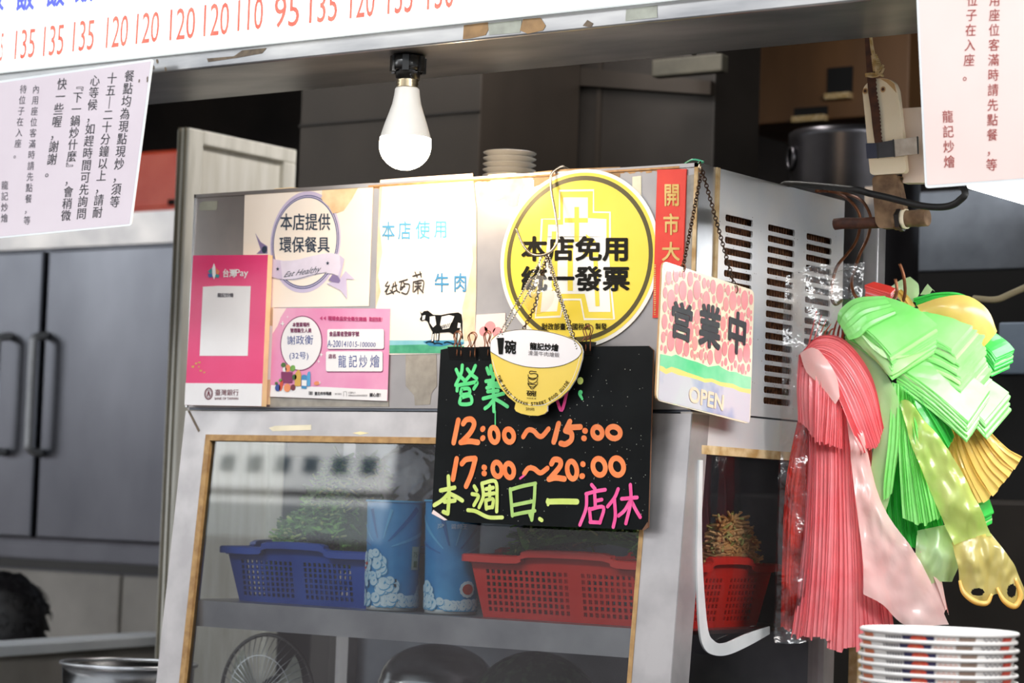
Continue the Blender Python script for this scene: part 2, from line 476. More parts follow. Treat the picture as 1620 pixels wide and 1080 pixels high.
mat('tape_teal', '#78b7c4', 0.4, 0, '#8fc8cf', 30)
mat('paper_pale_pink', '#d9c9d1', 0.25, 0, '#e2d4db', 3, coat=0.6, bump=0.10, bscale=22)
mat('paper_blush', '#f3d9d2', 0.4, 0, '#f7e4de', 3, coat=0.4)
mat('laminate_edge', '#e9ecee', 0.2, 0, '#f4f6f7', 5, coat=0.5)
mat('ink_dark', '#2c2a30', 0.5)
mat('ink_grey', '#57525a', 0.5)
mat('ink_redbrown', '#a4433c', 0.5)
mat('poster_cream', '#f1e3d4', 0.45, 0, '#f6ece2', 5)
mat('poster_stain', '#dcb98c', 0.6, 0, '#eed5ac', 30)
mat('lilac', '#c3b6d2', 0.5, 0, '#d3c8df', 8)
mat('lilac_dark', '#7b6a96', 0.5, 0, '#9485ab', 8)
mat('lilac_light', '#ddd4e4', 0.5)
mat('ring_navy', '#4b5580', 0.5)
mat('ink_navy', '#25364a', 0.5)
mat('magenta', '#e0316f', 0.3, 0, '#ea4a82', 6, coat=0.4)
mat('card_white', '#e6e2e2', 0.4, 0, '#efecec', 8)
mat('card_edge', '#d8b890', 0.6)
mat('bank_red', '#6e2a38', 0.5)
mat('logo_teal', '#3f8f93', 0.5)
mat('logo_blue', '#3a63a8', 0.5)
mat('logo_orange', '#e08a5c', 0.5)
mat('gold_print', '#cda24a', 0.5)
mat('card_pink', '#dd86b0', 0.35, 0, '#e7a3c2', 9, coat=0.4)
mat('purple_print', '#7d2a58', 0.5)
mat('pink_print', '#b8346e', 0.5)
mat('pen_blue', '#33488f', 0.5)
mat('beef_cream', '#f7e8d8', 0.45, 0, '#faf0e4', 5)
mat('beef_edge', '#e2bf9a', 0.6, 0, '#efd6b8', 40)
mat('text_lightblue', '#4f9bc8', 0.5)
mat('text_blue', '#3d86b5', 0.5)
mat('pen_black', '#332d28', 0.5)
mat('cow_white', '#f3ede6', 0.5)
mat('print_black', '#0c0b08', 0.55, spec=0.15)
mat('sea_blue', '#2d7fa6', 0.5)
mat('sticker_yellow', '#ecd03c', 0.35, 0, '#f2da52', 6, coat=0.3)
mat('sticker_white', '#efeae0', 0.35, 0, '#f6f2ea', 6, coat=0.3)
mat('sticker_olive', '#4c4212', 0.4)
mat('couplet_red', '#d42a1c', 0.5, 0, '#e03c2a', 18, bump=0.1)
mat('couplet_gold', '#c9a35a', 0.35, 0.5, '#dcbd7a', 40)
mat('wire_steel', '#a89884', 0.25, 1.0, '#c8b8a4', 60)
mat('chain_bronze', '#3a2a22', 0.4, 0.9, '#5c4636', 80)
mat('chain_silver', '#b9b3a8', 0.25, 1.0)
mat('board_black', '#090b0c', 0.42, 0, '#131617', 14, 0.3, 0.7, bump=0.12, bscale=40, spec=0.12)
mat('board_edge', '#6e4a34', 0.7)
mat('chalk_green', '#4fd07a', 0.5, 0, '#67e08e', 40)
mat('chalk_orange', '#fb7d3c', 0.5, 0, '#ff9154', 40)
mat('chalk_lime', '#cfe06e', 0.5, 0, '#dcea86', 40)
mat('chalk_lime_dark', '#a5c96a', 0.5, 0, '#b4d67a', 40)
mat('chalk_pink', '#f04a92', 0.5, 0, '#fa64a6', 40)
mat('bowl_white', '#e9e3e4', 0.3, 0, '#f0ebec', 5, coat=0.3)
mat('bowl_yellow', '#e6c64e', 0.35, 0, '#ecd064', 5, coat=0.3)
glass_mat('acrylic_clear', (0.93, 0.92, 0.9), 0.05, 0.08, haze=0.12)
mat('open_cream', '#f4e3c4', 0.22, 0, '#f8ebd2', 6, coat=0.6)
mat('open_pink', '#f08e92', 0.25, 0, '#f5a3a4', 12, coat=0.6)
mat('open_green', '#4fc987', 0.25, 0, '#9fe3b4', 9, coat=0.5)
mat('open_yellow', '#efd576', 0.25, 0, '#f4e08c', 9, coat=0.5)
mat('open_blue', '#6f86bd', 0.25, 0, '#d2cad2', 7, 0.36, 0.5, coat=0.5)  # whitish haze over the blue is mixed into the colour
mat('open_letter', '#e9d0b4', 0.4)
mat('open_edge', '#c69a6a', 0.6)
mat('copper_wire', '#6b3d26', 0.4, 0.6, '#8f5a3a', 60)
mat('black_cable', '#131313', 0.55, 0, '#1d1b1a', 30, spec=0.25)
mat('plate_white', '#efede8', 0.3, 0, '#f8f6f2', 5, coat=0.3)
mat('blue_basket', '#1d3f96', 0.35, 0, '#2550ad', 8)
mat('red_basket', '#d2261e', 0.35, 0, '#de3528', 8)
mat('leaf_dark', '#3a5c2c', 0.5, 0, '#527a38', 30)
mat('leaf_mid', '#5f9440', 0.5, 0, '#7fae52', 30)
mat('stem_pale', '#9db05c', 0.45, 0, '#b9c47e', 30)
mat('sprout', '#c9a560', 0.5, 0, '#dcc08a', 30)
mat('cup_blue', '#2a86c6', 0.35, 0, '#49a3dc', 14, coat=0.2)
mat('cup_blue_dark', '#1d6bb0', 0.35)
mat('cup_sky', '#63b6e4', 0.35)
mat('cup_cloud', '#bfe0f2', 0.35, 0, '#e2f1f8', 20)
mat('cup_cloud_line', '#5aa9d8', 0.35)
mat('cup_white', '#e8ecec', 0.35)
mat('cup_green', '#5f7f52', 0.5)
mat('cup_label', '#c3cdb8', 0.5)
mat('ivory', '#f6e2bf', 0.4, 0, '#fcf0d6', 9, 0.3, 0.7)
mat('ivory_stain', '#b98e58', 0.5, 0, '#d2ad7a', 30)
mat('blade_rust', '#3a2018', 0.7, 0.2, '#55301f', 70)
mat('cord', '#cdb58e', 0.8, 0, '#a8894f', 120)
mat('tape_black', '#2b2b2f', 0.25, 0, '#3a3a3e', 20)
mat('tape_silver', '#b4a898', 0.25, 0.4, '#cdc2b2', 50, bump=0.2)
mat('tape_navy', '#1c2542', 0.35)
mat('box_cream', '#ecd2ba', 0.45, 0, '#f2dcc8', 6)
mat('valve_brown', '#5f4630', 0.75, 0.1, '#8a6d50', 45, 0.35, 0.65, bump=0.3)
mat('bowl_paper', '#e9e4e0', 0.5, 0, '#f1edea', 8)
mat('pat_orange', '#c9704a', 0.5)
mat('pat_navy', '#2a2550', 0.5)
mat('pat_red', '#c94b36', 0.5)
mat('pat_taupe', '#8a7568', 0.5)
mat('pat_ink', '#3a3440', 0.5)
mat('pot_steel', '#a7a8aa', 0.2, 1.0, '#d0cfcf', 5, stretch=(1, 1, 6), bump=0.02)
mat('pot_dark', '#3a393a', 0.3, 0.9, '#525055', 5)
mat('duct_paint', '#38352c', 0.7, 0, '#454136', 20)
mat('rust_stain', '#a87848', 0.7, 0, '#c79a68', 60)
mat('ledge_white', '#e8ebee', 0.4, 0, '#f3f5f7', 6)
mat('hair_black', '#0d0c0e', 0.5, 0, '#1c1a1e', 90)
mat('skin', '#b98a6c', 0.55)
mat('shirt_dark', '#1c1e24', 0.8)
mat('melon_green', '#1d3322', 0.45, 0, '#5b7a58', 55, 0.5, 0.75)
mat('bag_white', '#d9d9d6', 0.3)
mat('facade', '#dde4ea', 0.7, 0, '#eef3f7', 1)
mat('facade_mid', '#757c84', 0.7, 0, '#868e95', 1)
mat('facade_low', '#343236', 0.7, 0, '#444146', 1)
mat('facade_window', '#4a5a66', 0.3)
mat('hose', '#a89a7a', 0.6)
mat('panel_bluegrey', '#7a8798', 0.4, 0.3, '#8c98a8', 6)
mat('wood_dark', '#573b22', 0.55, 0, '#6e4c2d', 6, stretch=(1, 1, 0.3))
glass_mat('glass', (0.93, 0.96, 0.96), 0.035, 0.02, haze=0.007, ior=1.45)
glass_mat('glass_side', (0.95, 0.85, 0.84), 0.03, 0.03, haze=0.006)
glass_mat('film_clear', (0.97, 0.95, 0.94), 0.07, 0.20, bump=0.9, bscale=26)
glass_mat('film_clouded', (0.95, 0.95, 0.95), 0.06, 0.16, haze=0.16, bump=0.5, bscale=42)
film_mat('bag_pink', '#ff8289', 0.3, 0.0, 0.04, col2='#ff9fa3')
film_mat('bag_pink_light', '#fed0ca', 0.4, 0.14, 0.06, col2='#ffe2dc', bscale=30)
film_mat('bag_red', '#ff4a40', 0.3, 0.0, 0.06, col2='#ee5246')
film_mat('bag_green', '#90ee7c', 0.4, 0.0, 0.04, col2='#b0f79c')
film_mat('bag_green_deep', '#37c04a', 0.35, 0.0, 0.04, col2='#58d864')
film_mat('bag_green_pale', '#c9efa4', 0.45, 0.12, 0.06, col2='#d8f4bc', bscale=30)
film_mat('bag_lime', '#d8ea7c', 0.45, 0.18, 0.07, col2='#e2ee8e', bscale=30)
film_mat('bag_yellow', '#ffd670', 0.42, 0.04, 0.05, col2='#fdd980', bscale=40)
film_mat('bag_yellow_clear', '#f3dc7c', 0.45, 0.2, 0.07, col2='#f6e492', bscale=30)

# ------------------------------------------------------------------ the setting
def struct(mb, name): return tag(mb.build(name), kind='structure')
mb = MB(); mb.box((-30.0, -20.0, -0.1), (8.0, 3.6, 0.0), 'floor_mat'); struct(mb, 'floor')
mb = MB(); mb.box((-6.0, 3.4, 0.0), (3.2, 3.5, 3.0), 'wall_dark'); struct(mb, 'wall_back')
mb = MB(); mb.box((-6.1, 0.2, 0.0), (-6.0, 3.4, 3.0), 'wall_dark'); struct(mb, 'wall_left')
mb = MB(); mb.box((3.1, 0.2, 0.0), (3.2, 3.4, 3.0), 'wall_dark'); struct(mb, 'wall_right')
mb = MB(); mb.box((-6.0, -0.25, 3.0), (3.2, 3.5, 3.1), 'kitchen_ceiling'); struct(mb, 'ceiling')
# unseen sunlit building across the lane, pale and dark blocks set for reflections
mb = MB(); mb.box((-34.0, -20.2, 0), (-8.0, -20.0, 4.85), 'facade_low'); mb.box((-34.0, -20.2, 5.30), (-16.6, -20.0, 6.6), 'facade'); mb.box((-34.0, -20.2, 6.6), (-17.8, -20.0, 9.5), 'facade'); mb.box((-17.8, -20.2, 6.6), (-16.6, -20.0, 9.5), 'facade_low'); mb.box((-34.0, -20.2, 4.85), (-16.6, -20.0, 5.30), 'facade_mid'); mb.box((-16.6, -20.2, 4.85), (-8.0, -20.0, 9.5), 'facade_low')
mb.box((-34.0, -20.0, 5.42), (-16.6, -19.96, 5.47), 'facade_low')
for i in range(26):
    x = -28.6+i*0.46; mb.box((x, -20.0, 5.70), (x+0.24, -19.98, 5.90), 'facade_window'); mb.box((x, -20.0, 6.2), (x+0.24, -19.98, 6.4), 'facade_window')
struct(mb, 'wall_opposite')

# ------------------------------------------------------------------ display cabinet
W, H, DP = 1.0, 0.367, 0.46
Z0, ZT = 1.600, 1.967
ZB = 0.95
SL = 0.0955
FRONT = Fr((0, 0, Z0), (1, 0, 0), (0, 0, 1))
SIDE = Fr((0, 0, Z0), (0, 1, 0), (0, 0, 1))
LOW = Fr((0, 0, Z0), (1, 0, 0), (0, SL, 1))
LH = (Z0-ZB-0.005)*math.hypot(1, SL)
cab = empty('display_cabinet', (-0.5, 0.2, ZB), 'steel and glass display cabinet with a vented upper housing, standing on the stall counter', 'display cabinet')
def part(mb, name, parent, label=None):
    o = mb.build(name, parent)
    if label: o['label'] = label
    return o
# housing: front, top, back, left
mb = MB()
mb.slab(FRONT, [(-W, 0.004), (-0.002, 0.004), (-0.002, H), (-W, H)], -0.004, 0.0, 'steel_worn')
mb.slab(FRONT, [(-W, H-0.006), (0, H-0.006), (0, H), (-W, H)], 0.0002, 0.0022, 'steel_worn')
mb.slab(FRONT, [(-W, 0.004), (-W+0.004, 0.004), (-W+0.004, H), (-W, H)], 0.0002, 0.0022, 'steel_plain')
mb.slab(FRONT, [(-0.006, 0.004), (0, 0.004), (0, H), (-0.006, H)], 0.0002, 0.0022, 'sealant_old')
k3 = K(280, 280, 5.4); kq3 = KQ(280, 280, 5.4)
# marks left by old tape, and stains
mb.polypx(FRONT, k3((195, 225), (230, 208), (350, 203), (345, 270), (330, 285), (190, 285)), 0.0006, 'tape_grey')
k2 = K(500, 0, 2.7)
mb.polypx(FRONT, k2((690, 830), (700, 790), (760, 770), (880, 760), (895, 790), (870, 830), (860, 880), (830, 885), (800, 850), (730, 870)), 0.0006, 'tape_yellowed')
mb.polypx(FRONT, k2((735, 745), (850, 738), (930, 760), (900, 810), (820, 790), (760, 800)), 0.0005, 'tape_cream')
mb.polypx(FRONT, k2((930, 735), (1060, 722), (1300, 712), (1298, 760), (1100, 740), (1010, 765), (930, 800)), 0.0004, 'tape_brown')
mb.polypx(FRONT, k2((1352, 755), (1390, 750), (1390, 860), (1380, 870), (1352, 820)), 0.0006, 'tape_cream')
k4 = K(280, 260, 2.57)
mb.polypx(FRONT, k4((930, 770), (1055, 762), (1058, 900), (1035, 930), (1030, 975), (968, 980), (965, 940), (930, 900)), 0.0005, 'residue_grey')
kk = K(1020, 250, 4.695)
mb.polypx(FRONT, kk((315, 130), (372, 120), (362, 820), (305, 800)), 0.0005, 'residue_grey')
rnd = random.Random(17)
for i in range(60):
    u = -0.62+i*0.0098; hh_ = rnd.uniform(0.0012, 0.005)
    mb.poly(FRONT, [(u, H-0.0062), (u+0.0102, H-0.0062), (u+0.0102, H-0.0062+0.003), (u, H-0.0062+0.003)], 0.0024, 'rust_stain')
    mb.poly(FRONT, [(u, H-0.006-hh_), (u+0.005, H-0.006-hh_*rnd.uniform(.4, 1.3)), (u+0.0102, H-0.006-rnd.uniform(0.001, 0.004)), (u+0.0102, H-0.0062), (u, H-0.0062)], 0.0003, 'rust_stain')
part(mb, 'front_panel', cab)
mb = MB(); mb.box((-W, 0.004, ZT-0.004), (-0.004, DP, ZT), 'steel_worn'); part(mb, 'top_panel', cab)
mb = MB(); mb.box((-W, DP-0.004, Z0), (-0.004, DP, ZT-0.004), 'steel_dark')
mb.box((-W, 0.004, Z0), (-W+0.004, DP-0.004, ZT-0.004), 'steel_worn')
mb.box((-W+0.004, 0.004, Z0), (-0.004, DP-0.004, Z0+0.004), 'steel_dark'); part(mb, 'housing_shell', cab)
# side panel with its three columns of air slots
holes = []
def slot(y0, y1, z, hh):
    r = hh; pts = []
    for i in range(5): a = rad(-90+45*i); pts.append((y1-r*0.6+r*0.6*math.cos(a), z+hh*math.sin(a)))
    for i in range(5): a = rad(90+45*i); pts.append((y0+r*0.6+r*0.6*math.cos(a), z+hh*math.sin(a)))
    return pts
for i in range(17):
    z = 0.296-i*0.01665
    holes.append(slot(0.083, 0.166, z, 0.0051))
    holes.append(slot(0.212, 0.297, z, 0.0051))
    holes.append(slot(0.335, 0.419, z, 0.0051))
mb = MB()
mb.slab(SIDE, [(0.058, 0.004), (DP, 0.004), (DP, H), (0.058, H)], -0.004, -0.001, 'steel_side', holes)
for i in range(150):
    c_ = rnd.choice((0.125, 0.255, 0.377)); u = rnd.gauss(c_, 0.035); v = 0.296-rnd.randrange(17)*0.01665+0.0083*rnd.choice((-1, 1))+rnd.uniform(-.0015, .0015)
    if 0.065 < u < 0.45: mb.ell(SIDE, (u, v), rnd.uniform(.0004, .0012), rnd.uniform(.0004, .0010), -0.0008, 'rust', 7)
part(mb, 'side_panel', cab)
mb = MB()
mb.slab(SIDE, [(0.002, 0.004), (0.058, 0.004), (0.058, H), (0.002, H)], -0.004, 0.0, 'steel_plain')
mb.slab(SIDE, [(0.049, 0.004), (0.058, 0.004), (0.058, H), (0.049, H)], 0.0, 0.003, 'sealant_old')
mb.ell(SIDE, (0.033, 0.19), 0.002, 0.003, 0.0004, 'grime', 8)
part(mb, 'corner_flange', cab)
mb = MB()
for i in range(46):
    y = 0.07+i*0.0082
    mb.box((-0.05, y, Z0+0.02), (-0.014, y+0.0025, ZT-0.03), 'rust')
part(mb, 'cooling_fins', cab, 'rusty cooling fins behind the air slots')
mb = MB(); mb.box((-0.055, 0.05, Z0+0.01), (-0.051, DP-0.02, ZT-0.02), 'black_void'); part(mb, 'dark_backing', cab)  # black sheet put in for the dark hollow behind the fins
# lower frame
def low_poly(u0, u1, v0, v1): return [(u0, v0), (u1, v0), (u1, v1), (u0, v1)]
RB = LOW.uv(700, 692)[1]
mb = MB(); mb.slab(LOW, low_poly(-W, 0, RB, -0.002), -0.03, 0.0, 'alu')
k5 = K(240, 640, 2.454)
mb.polypx(LOW, k5((455, 90), (480, 82), (620, 78), (620, 98), (470, 103)), 0.0005, 'tape_cream')
mb.polypx(LOW, k5((780, 110), (810, 104), (845, 110), (810, 117)), 0.0005, 'tape_yellowed')
mb.polypx(LOW, k5((140, 25), (148, 22), (188, 100), (182, 108)), 0.0005, 'grime')
part(mb, 'top_rail', cab)
PWL = 0.052; PWR = 0.066
uL = -W+PWL; uR = -PWR
for nm, a, b in (('front_post', -W, uL), ('front_post', uR, 0.0)):
    mb = MB(); mb.slab(LOW, low_poly(a, b, -LH, RB), -0.028, 0.0, 'alu')
    part(mb, nm, cab)
mb = MB()
for a, b, c, d in ((uL, uL+0.011, -LH, RB), (uL+0.011, uR-0.007, RB-0.010, RB), (uR-0.007, uR, -LH, RB)):
    n = 40
    mb.slab(LOW, low_poly(a, b, c, d), -0.012, 0.0012, 'sealant')
part(mb, 'sealant_bead', cab, 'brown sealant bead around the front glass')
mb = MB(); mb.poly(LOW, low_poly(uL+0.009, uR-0.005, -LH+0.03, RB-0.008), -0.006, 'glass'); part(mb, 'front_glass', cab, 'clear front glass pane')
# side frame: rail, slanting front strip, rear post, glass
def yf(z): return SL*(z-Z0)
zr = SIDE.uv(1150, 707)[1]
mb = MB(); mb.slab(SIDE, [(0.012, zr), (DP, zr), (DP, 0.001), (0.002, 0.001)], -0.02, 0.0, 'steel_side')
part(mb, 'side_rail', cab)
mb = MB(); mb.slab(SIDE, [(0.03, zr-0.013), (DP-0.03, zr-0.013), (DP-0.03, zr), (0.03, zr)], -0.016, 0.001, 'sealant_old'); part(mb, 'side_sealant', cab, 'tan strip above the side glass')
mb = MB()
def sv(z): return (yf(Z0+z)+0.001, z)
y_in = 0.046
pts = [sv(-0.002), sv(-0.65), (0.30, -0.65), (0.30, -0.352), (0.12, -0.348)]
for i in range(9):
    a = rad(270-10*i); pts.append((0.105+0.075*math.cos(a)*1.0-0.0, -0.275+0.075*math.sin(a)))
pts += [(0.026, -0.2), (0.028, zr), (0.04, zr), (0.04, -0.002)]
mb.slab(SIDE, [sv(-0.002), sv(-0.65), (yf(ZB)+0.05, -0.65), (0.05, -0.002)], -0.026, 0.0009, 'alu')
part(mb, 'side_post', cab)
mb = MB(); mb.box((-0.028, DP-0.035, ZB), (0.0, DP, Z0), 'alu'); part(mb, 'rear_post', cab)
mb = MB(); mb.box((-W, DP-0.035, ZB), (-W+0.028, DP, Z0), 'alu'); part(mb, 'rear_post', cab)
mb = MB(); mb.poly(SIDE, [(yf(ZB)+0.048, -0.65), (DP-0.03, -0.65), (DP-0.03, zr-0.01), (0.045, zr-0.01)], -0.010, 'glass_side'); part(mb, 'side_glass', cab, 'dim reddish side glass pane')
# white rim of the lower side panel with a rounded corner
kd = K(1080, 640, 2.456)
mb = MB()
def sm2(l): return [(p.x, p.y) for p in smooth_path([V((a, b, 0)) for a, b in l], 6)]
inner = sm2(SIDE.uvs(kd((70, 215), (66, 450), (70, 640), (88, 860), (112, 915), (155, 925), (240, 890), (330, 860))))
outer = sm2(SIDE.uvs(kd((330, 890), (250, 935), (170, 970), (115, 972), (75, 945), (56, 860), (48, 640), (50, 450), (56, 215))))
mb.slab(SIDE, list(reversed(outer)) + list(reversed(inner)), 0.001, 0.004, 'white_metal'); part(mb, 'side_rim', cab, 'white rim with rounded corner around the side glass')
mb = MB(); mb.poly(Fr((-W+0.006, 0, Z0), (0, 1, 0), (0, 0, 1)), [(yf(ZB)+0.04, -0.64), (DP-0.03, -0.64), (DP-0.03, -0.05), (0.04, -0.05)], 0, 'glass'); part(mb, 'left_glass', cab)
mb = MB(); mb.box((-W+0.03, DP-0.012, ZB+0.02), (-0.03, DP-0.006, Z0-0.002), 'steel_dark'); part(mb, 'back_panel', cab)
ZS = 1.281
mb = MB(); mb.box((-W+0.045, -0.018, ZS-0.042), (-0.036, -0.012, ZS+0.001), 'steel_shelf'); part(mb, 'shelf_trim', cab)
mb = MB(); mb.box((-W+0.012, -0.012, ZS-0.006), (-0.014, DP-0.02, ZS), 'steel_shelf'); part(mb, 'shelf', cab)
mb = MB(); mb.box((-W+0.012, -0.02, ZB), (-0.014, DP-0.02, ZB+0.02), 'steel_shelf'); part(mb, 'cabinet_floor', cab)

# counter under everything
mb = MB(); mb.box((-1.5, -0.17, ZB-0.05), (0.22, 0.55, ZB), 'steel_plain', 0.006)
mb.box((-1.45, -0.14, 0), (0.18, 0.5, ZB-0.05), 'steel_dark'); tag(mb.build('stall_counter'), 'steel stall counter under the glass display cabinet', 'counter')

# ------------------------------------------------------------------ beam, menu board, bulb
BY = -0.2
ZU = 2.136
BF = Fr((0, BY, ZU), (1, 0, 0), (0, 0, 1))
mb = MB()
mb.box((-2.6, BY, ZU), (1.2, 0.03, ZU+0.14), 'steel_beam', 0.003)
k1 = K(0, 0, 2.7)
mb.polypx(BF, k1((885, 250), (1000, 240), (1035, 215), (1140, 205), (1120, 228), (1010, 248), (890, 265)), 0.0006, 'grime')
mb.polypx(BF, k2((632, 108), (735, 95), (738, 125), (725, 150), (660, 165), (628, 168)), 0.0006, 'tape_brown')
mb.polypx(BF, k2((735, 100), (880, 84), (872, 140), (740, 150)), 0.0006, 'tape_grey')
mb.polypx(BF, k2((885, 82), (960, 76), (982, 110), (970, 130), (905, 145), (872, 130)), 0.0007, 'tape_brown')
mb.polypx(BF, k2((1325, 40), (1458, 22), (1458, 75), (1322, 90)), 0.0006, 'tape_grey')
mb.polypx(BF, k2((1140, 110), (1160, 85), (1185, 100), (1175, 118)), 0.0006, 'grime')
for p in ((672, 262), (655, 288), (708, 295)):
    q = BF.uv(p[0]/2.7, p[1]/2.7); mb.ell(BF, q, 0.0022, 0.004, 0.0006, 'grime', 8, rot=0.4)
tag(mb.build('overhead_beam'), 'long stainless steel beam with tape scraps, running above the cabinet', 'beam')

MF = Fr((0, BY-0.012, ZU), (1, 0, 0), (0, 0, 1))
vb = MF.uv(540, 55)[1]
mb = MB()
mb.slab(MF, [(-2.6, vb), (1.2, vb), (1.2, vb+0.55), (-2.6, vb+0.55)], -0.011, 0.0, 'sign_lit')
s54 = 5.4
pr = [('5', (-1, 285, 38, 525)), ('135', (125, 250, 310, 505)), ('135', (368, 215, 555, 480)), ('135', (620, 175, 815, 440)),
      ('120', (905, 135, 1105, 410)), ('120', (1160, 105, 1370, 375))]
for t, (a, b, c, d) in pr:
    sl = -0.16*(c-a)
    mb.textq(MF, t, [(a/s54+3, (b-sl*.3)/s54), (c/s54, (b+sl*.3)/s54), (c/s54-3, (d+sl*.5)/s54), (a/s54, (d-sl*.2)/s54)], 0.001, 'sign_red', bold=0.004, em=False)
for t, (a, b, c, d) in [('120', (725, 35, 835, 172)), ('120', (870, 15, 980, 155)), ('110', (1015, -5, 1125, 132)), ('95', (1172, -20, 1280, 118)), ('135', (1322, -45, 1442, 98))]:
    sl = -0.14*(c-a)
    mb.textq(MF, t, [(a/2.7+2, (b-sl*.3)/2.7), (c/2.7+1, (b+sl*.4)/2.7), (c/2.7-1, (d+sl*.5)/2.7), (a/2.7, (d-sl*.2)/2.7)], 0.001, 'sign_red', bold=0.004, em=False)
for t, (a, b, c, d) in [('120', (145, -70, 252, 78)), ('135', (306, -90, 415, 60)), ('130', (475, -110, 592, 40))]:
    sl = -0.14*(c-a)
    mb.textq(MF, t, [(500+a/2.7+2, (b-sl*.3)/2.7), (500+c/2.7+1, (b+sl*.4)/2.7), (500+c/2.7-1, (d+sl*.5)/2.7), (500+a/2.7, (d-sl*.2)/2.7)], 0.001, 'sign_red', bold=0.004, em=False)
for x, yb in ((-8, 18), (40, 17), (88, 11), (133, 4)):
    mb.textq(MF, '飯', [(x-13, yb-46), (x+15, yb-49), (x+14, yb-2), (x-14, yb+1)], 0.001, 'sign_blue', bold=0.03)
tag(mb.build('menu_board'), 'long white lit menu board with red price numbers along its lower edge', 'menu board')

# bulb
bp = hit_y(641, 231, -0.148)
bulb = empty('light_bulb', (bp.x, bp.y, bp.z-0.055), 'glowing white light bulb hanging under the steel beam', 'light bulb')
A0 = V((bp.x, bp.y, bp.z))
rb = 0.0395
mb = MB(); mb.lathe(A0, [(0.0005, -rb*0.93)]+[(rb*math.sin(rad(a)), -rb*0.93*math.cos(rad(a))) for a in range(12, 100, 8)]+[(rb*0.985, 0.012)], 'bulb_glow', 40); part(mb, 'diffuser', bulb, 'glowing dome')
kz = 0.75
mb = MB(); mb.lathe(A0, [(rb*0.985, 0.012), (rb*0.93, 0.020), (rb*0.82, 0.034), (rb*0.68, 0.050), (rb*0.565, 0.064), (rb*0.50, 0.078), (rb*0.475, 0.087), (rb*0.44, 0.089), (0.001, 0.089)], 'lamp_plastic', 40); part(mb, 'bulb_body', bulb, 'white plastic neck')
mb = MB(); mb.lathe(A0, [(0.0155, 0.088), (0.0172, 0.0905), (0.0155, 0.093), (0.0172, 0.0955), (0.0155, 0.098), (0.0172, 0.1005), (0.0155, 0.103)], 'thread_metal', 32); part(mb, 'screw_cap', bulb, 'brass coloured screw cap')
sk = ZU-A0.z
soc = empty('bulb_socket', (A0.x, A0.y, ZU-0.055), 'black bulb socket fixed under the steel beam', 'lamp socket')
mb = MB(); mb.lathe(A0, [(0.014, 0.102), (0.0185, 0.102), (0.0192, 0.115), (0.0200, sk-0.020)], 'bakelite', 32, cap0=True); part(mb, 'socket_body', soc)
mb = MB(); mb.lathe(A0, [(0.0200, sk-0.024), (0.0245, sk-0.024), (0.0255, sk-0.018), (0.0255, sk-0.004), (0.023, sk-0.0005), (0.002, sk-0.0005)], 'bakelite', 32)
for a in range(0, 360, 60):
    c = A0+V((0.025*math.cos(rad(a)), 0.025*math.sin(rad(a)), sk-0.015)); mb.obox(c, V((math.cos(rad(a)), math.sin(rad(a)), 0)), V((-math.sin(rad(a)), math.cos(rad(a)), 0)), V((0, 0, 1)), 0.003, 0.005, 0.012, 'bakelite')
part(mb, 'mounting_ring', soc)

# ------------------------------------------------------------------ laminated papers
# left one, taped to the lower edge of the menu board, its foot swung forwards
pTR = hit_y(243, 93, BY-0.029); pBR = hit_x(208, 357, pTR.x-0.001)
LP = Fr(pTR, (1, 0, 0), pTR-pBR)
mb = MB()
q = LP.uvs([(243, 93), (208, 357), (-75, 384), (-45, 134)])
mb.slab(LP, round_poly(q, 0.006), -0.0008, 0.0, 'laminate_edge')
qi = LP.uvs([(239, 97), (205, 354), (-70, 381), (-40, 137)])
mb.poly(LP, qi, 0.0003, 'paper_pale_pink')
def c1(p): return (p[0]/2.7, p[1]/2.7)
for t, a, b, wpx in (('餐點均為現點現炒，須等', (557, 298), (489, 888), 15.0), ('十五｜二十分鐘以上，請耐', (483, 308), (415, 932), 15.0),
                     ('心等候，如趕時間可先詢問', (410, 318), (347, 938), 15.0), ('﹃下一鍋炒什麼﹄，會稍微', (340, 340), (281, 945), 15.0),
                     ('快一些喔，謝謝。', (270, 332), (213, 760), 15.0)):
    mb.vtext(LP, t, c1(a), c1(b), wpx, 0.0008, 'ink_dark', bold=0.006)
for t, a, b in (('內用座位客滿時請先點餐，等', (157, 358), (115, 965)), ('待位子在入座。', (103, 358), (72, 682)), ('龍記炒燴', (22, 768), (20, 955))):
    mb.vtext(LP, t, c1(a), c1(b), 10.5, 0.0008, 'ink_grey', fill=0.8, bold=0.004)
for p in ((1192, 692), (1262, 668), (1262, 690)):
    mb.ell(LP, LP.uv(p[0]/5.4, p[1]/5.4), 0.0015, 0.003, 0.001, 'grime', 8)
tag(mb.build('paper_notice'), 'pale pink laminated notice hanging under the menu board, at the left edge of the photo', 'notice')
# right one
pTL = hit_y(1450, -60, BY-0.03); pBL = hit_x(1464, 298, pTL.x)
RP = Fr(pTL, (1, 0, 0), pTL-pBL)
mb = MB()
q = RP.uvs([(1447, -60), (1463.5, 298), (1700, 280), (1690, -80)])
mb.slab(RP, round_poly(q, 0.006), -0.0008, 0.0, 'laminate_edge')
mb.poly(RP, RP.uvs([(1451, -58), (1467, 293), (1697, 276), (1687, -78)]), 0.0003, 'paper_blush')
def c3(p): return (1020+p[0]/2.7, p[1]/2.7)
for t, a, b in (('用座位客滿時請先點餐，等', (1497, -32), (1482, 735)), ('位子在入座。', (1402, -32), (1382, 352)), ('龍記炒燴', (1294, 465), (1303, 722))):
    mb.vtext(RP, t, c3(a), c3(b), 17, 0.0008, 'ink_redbrown', fill=0.82, bold=0.004)
tag(mb.build('paper_notice'), 'blush laminated notice with red-brown writing, hanging at the top right corner of the photo', 'notice')

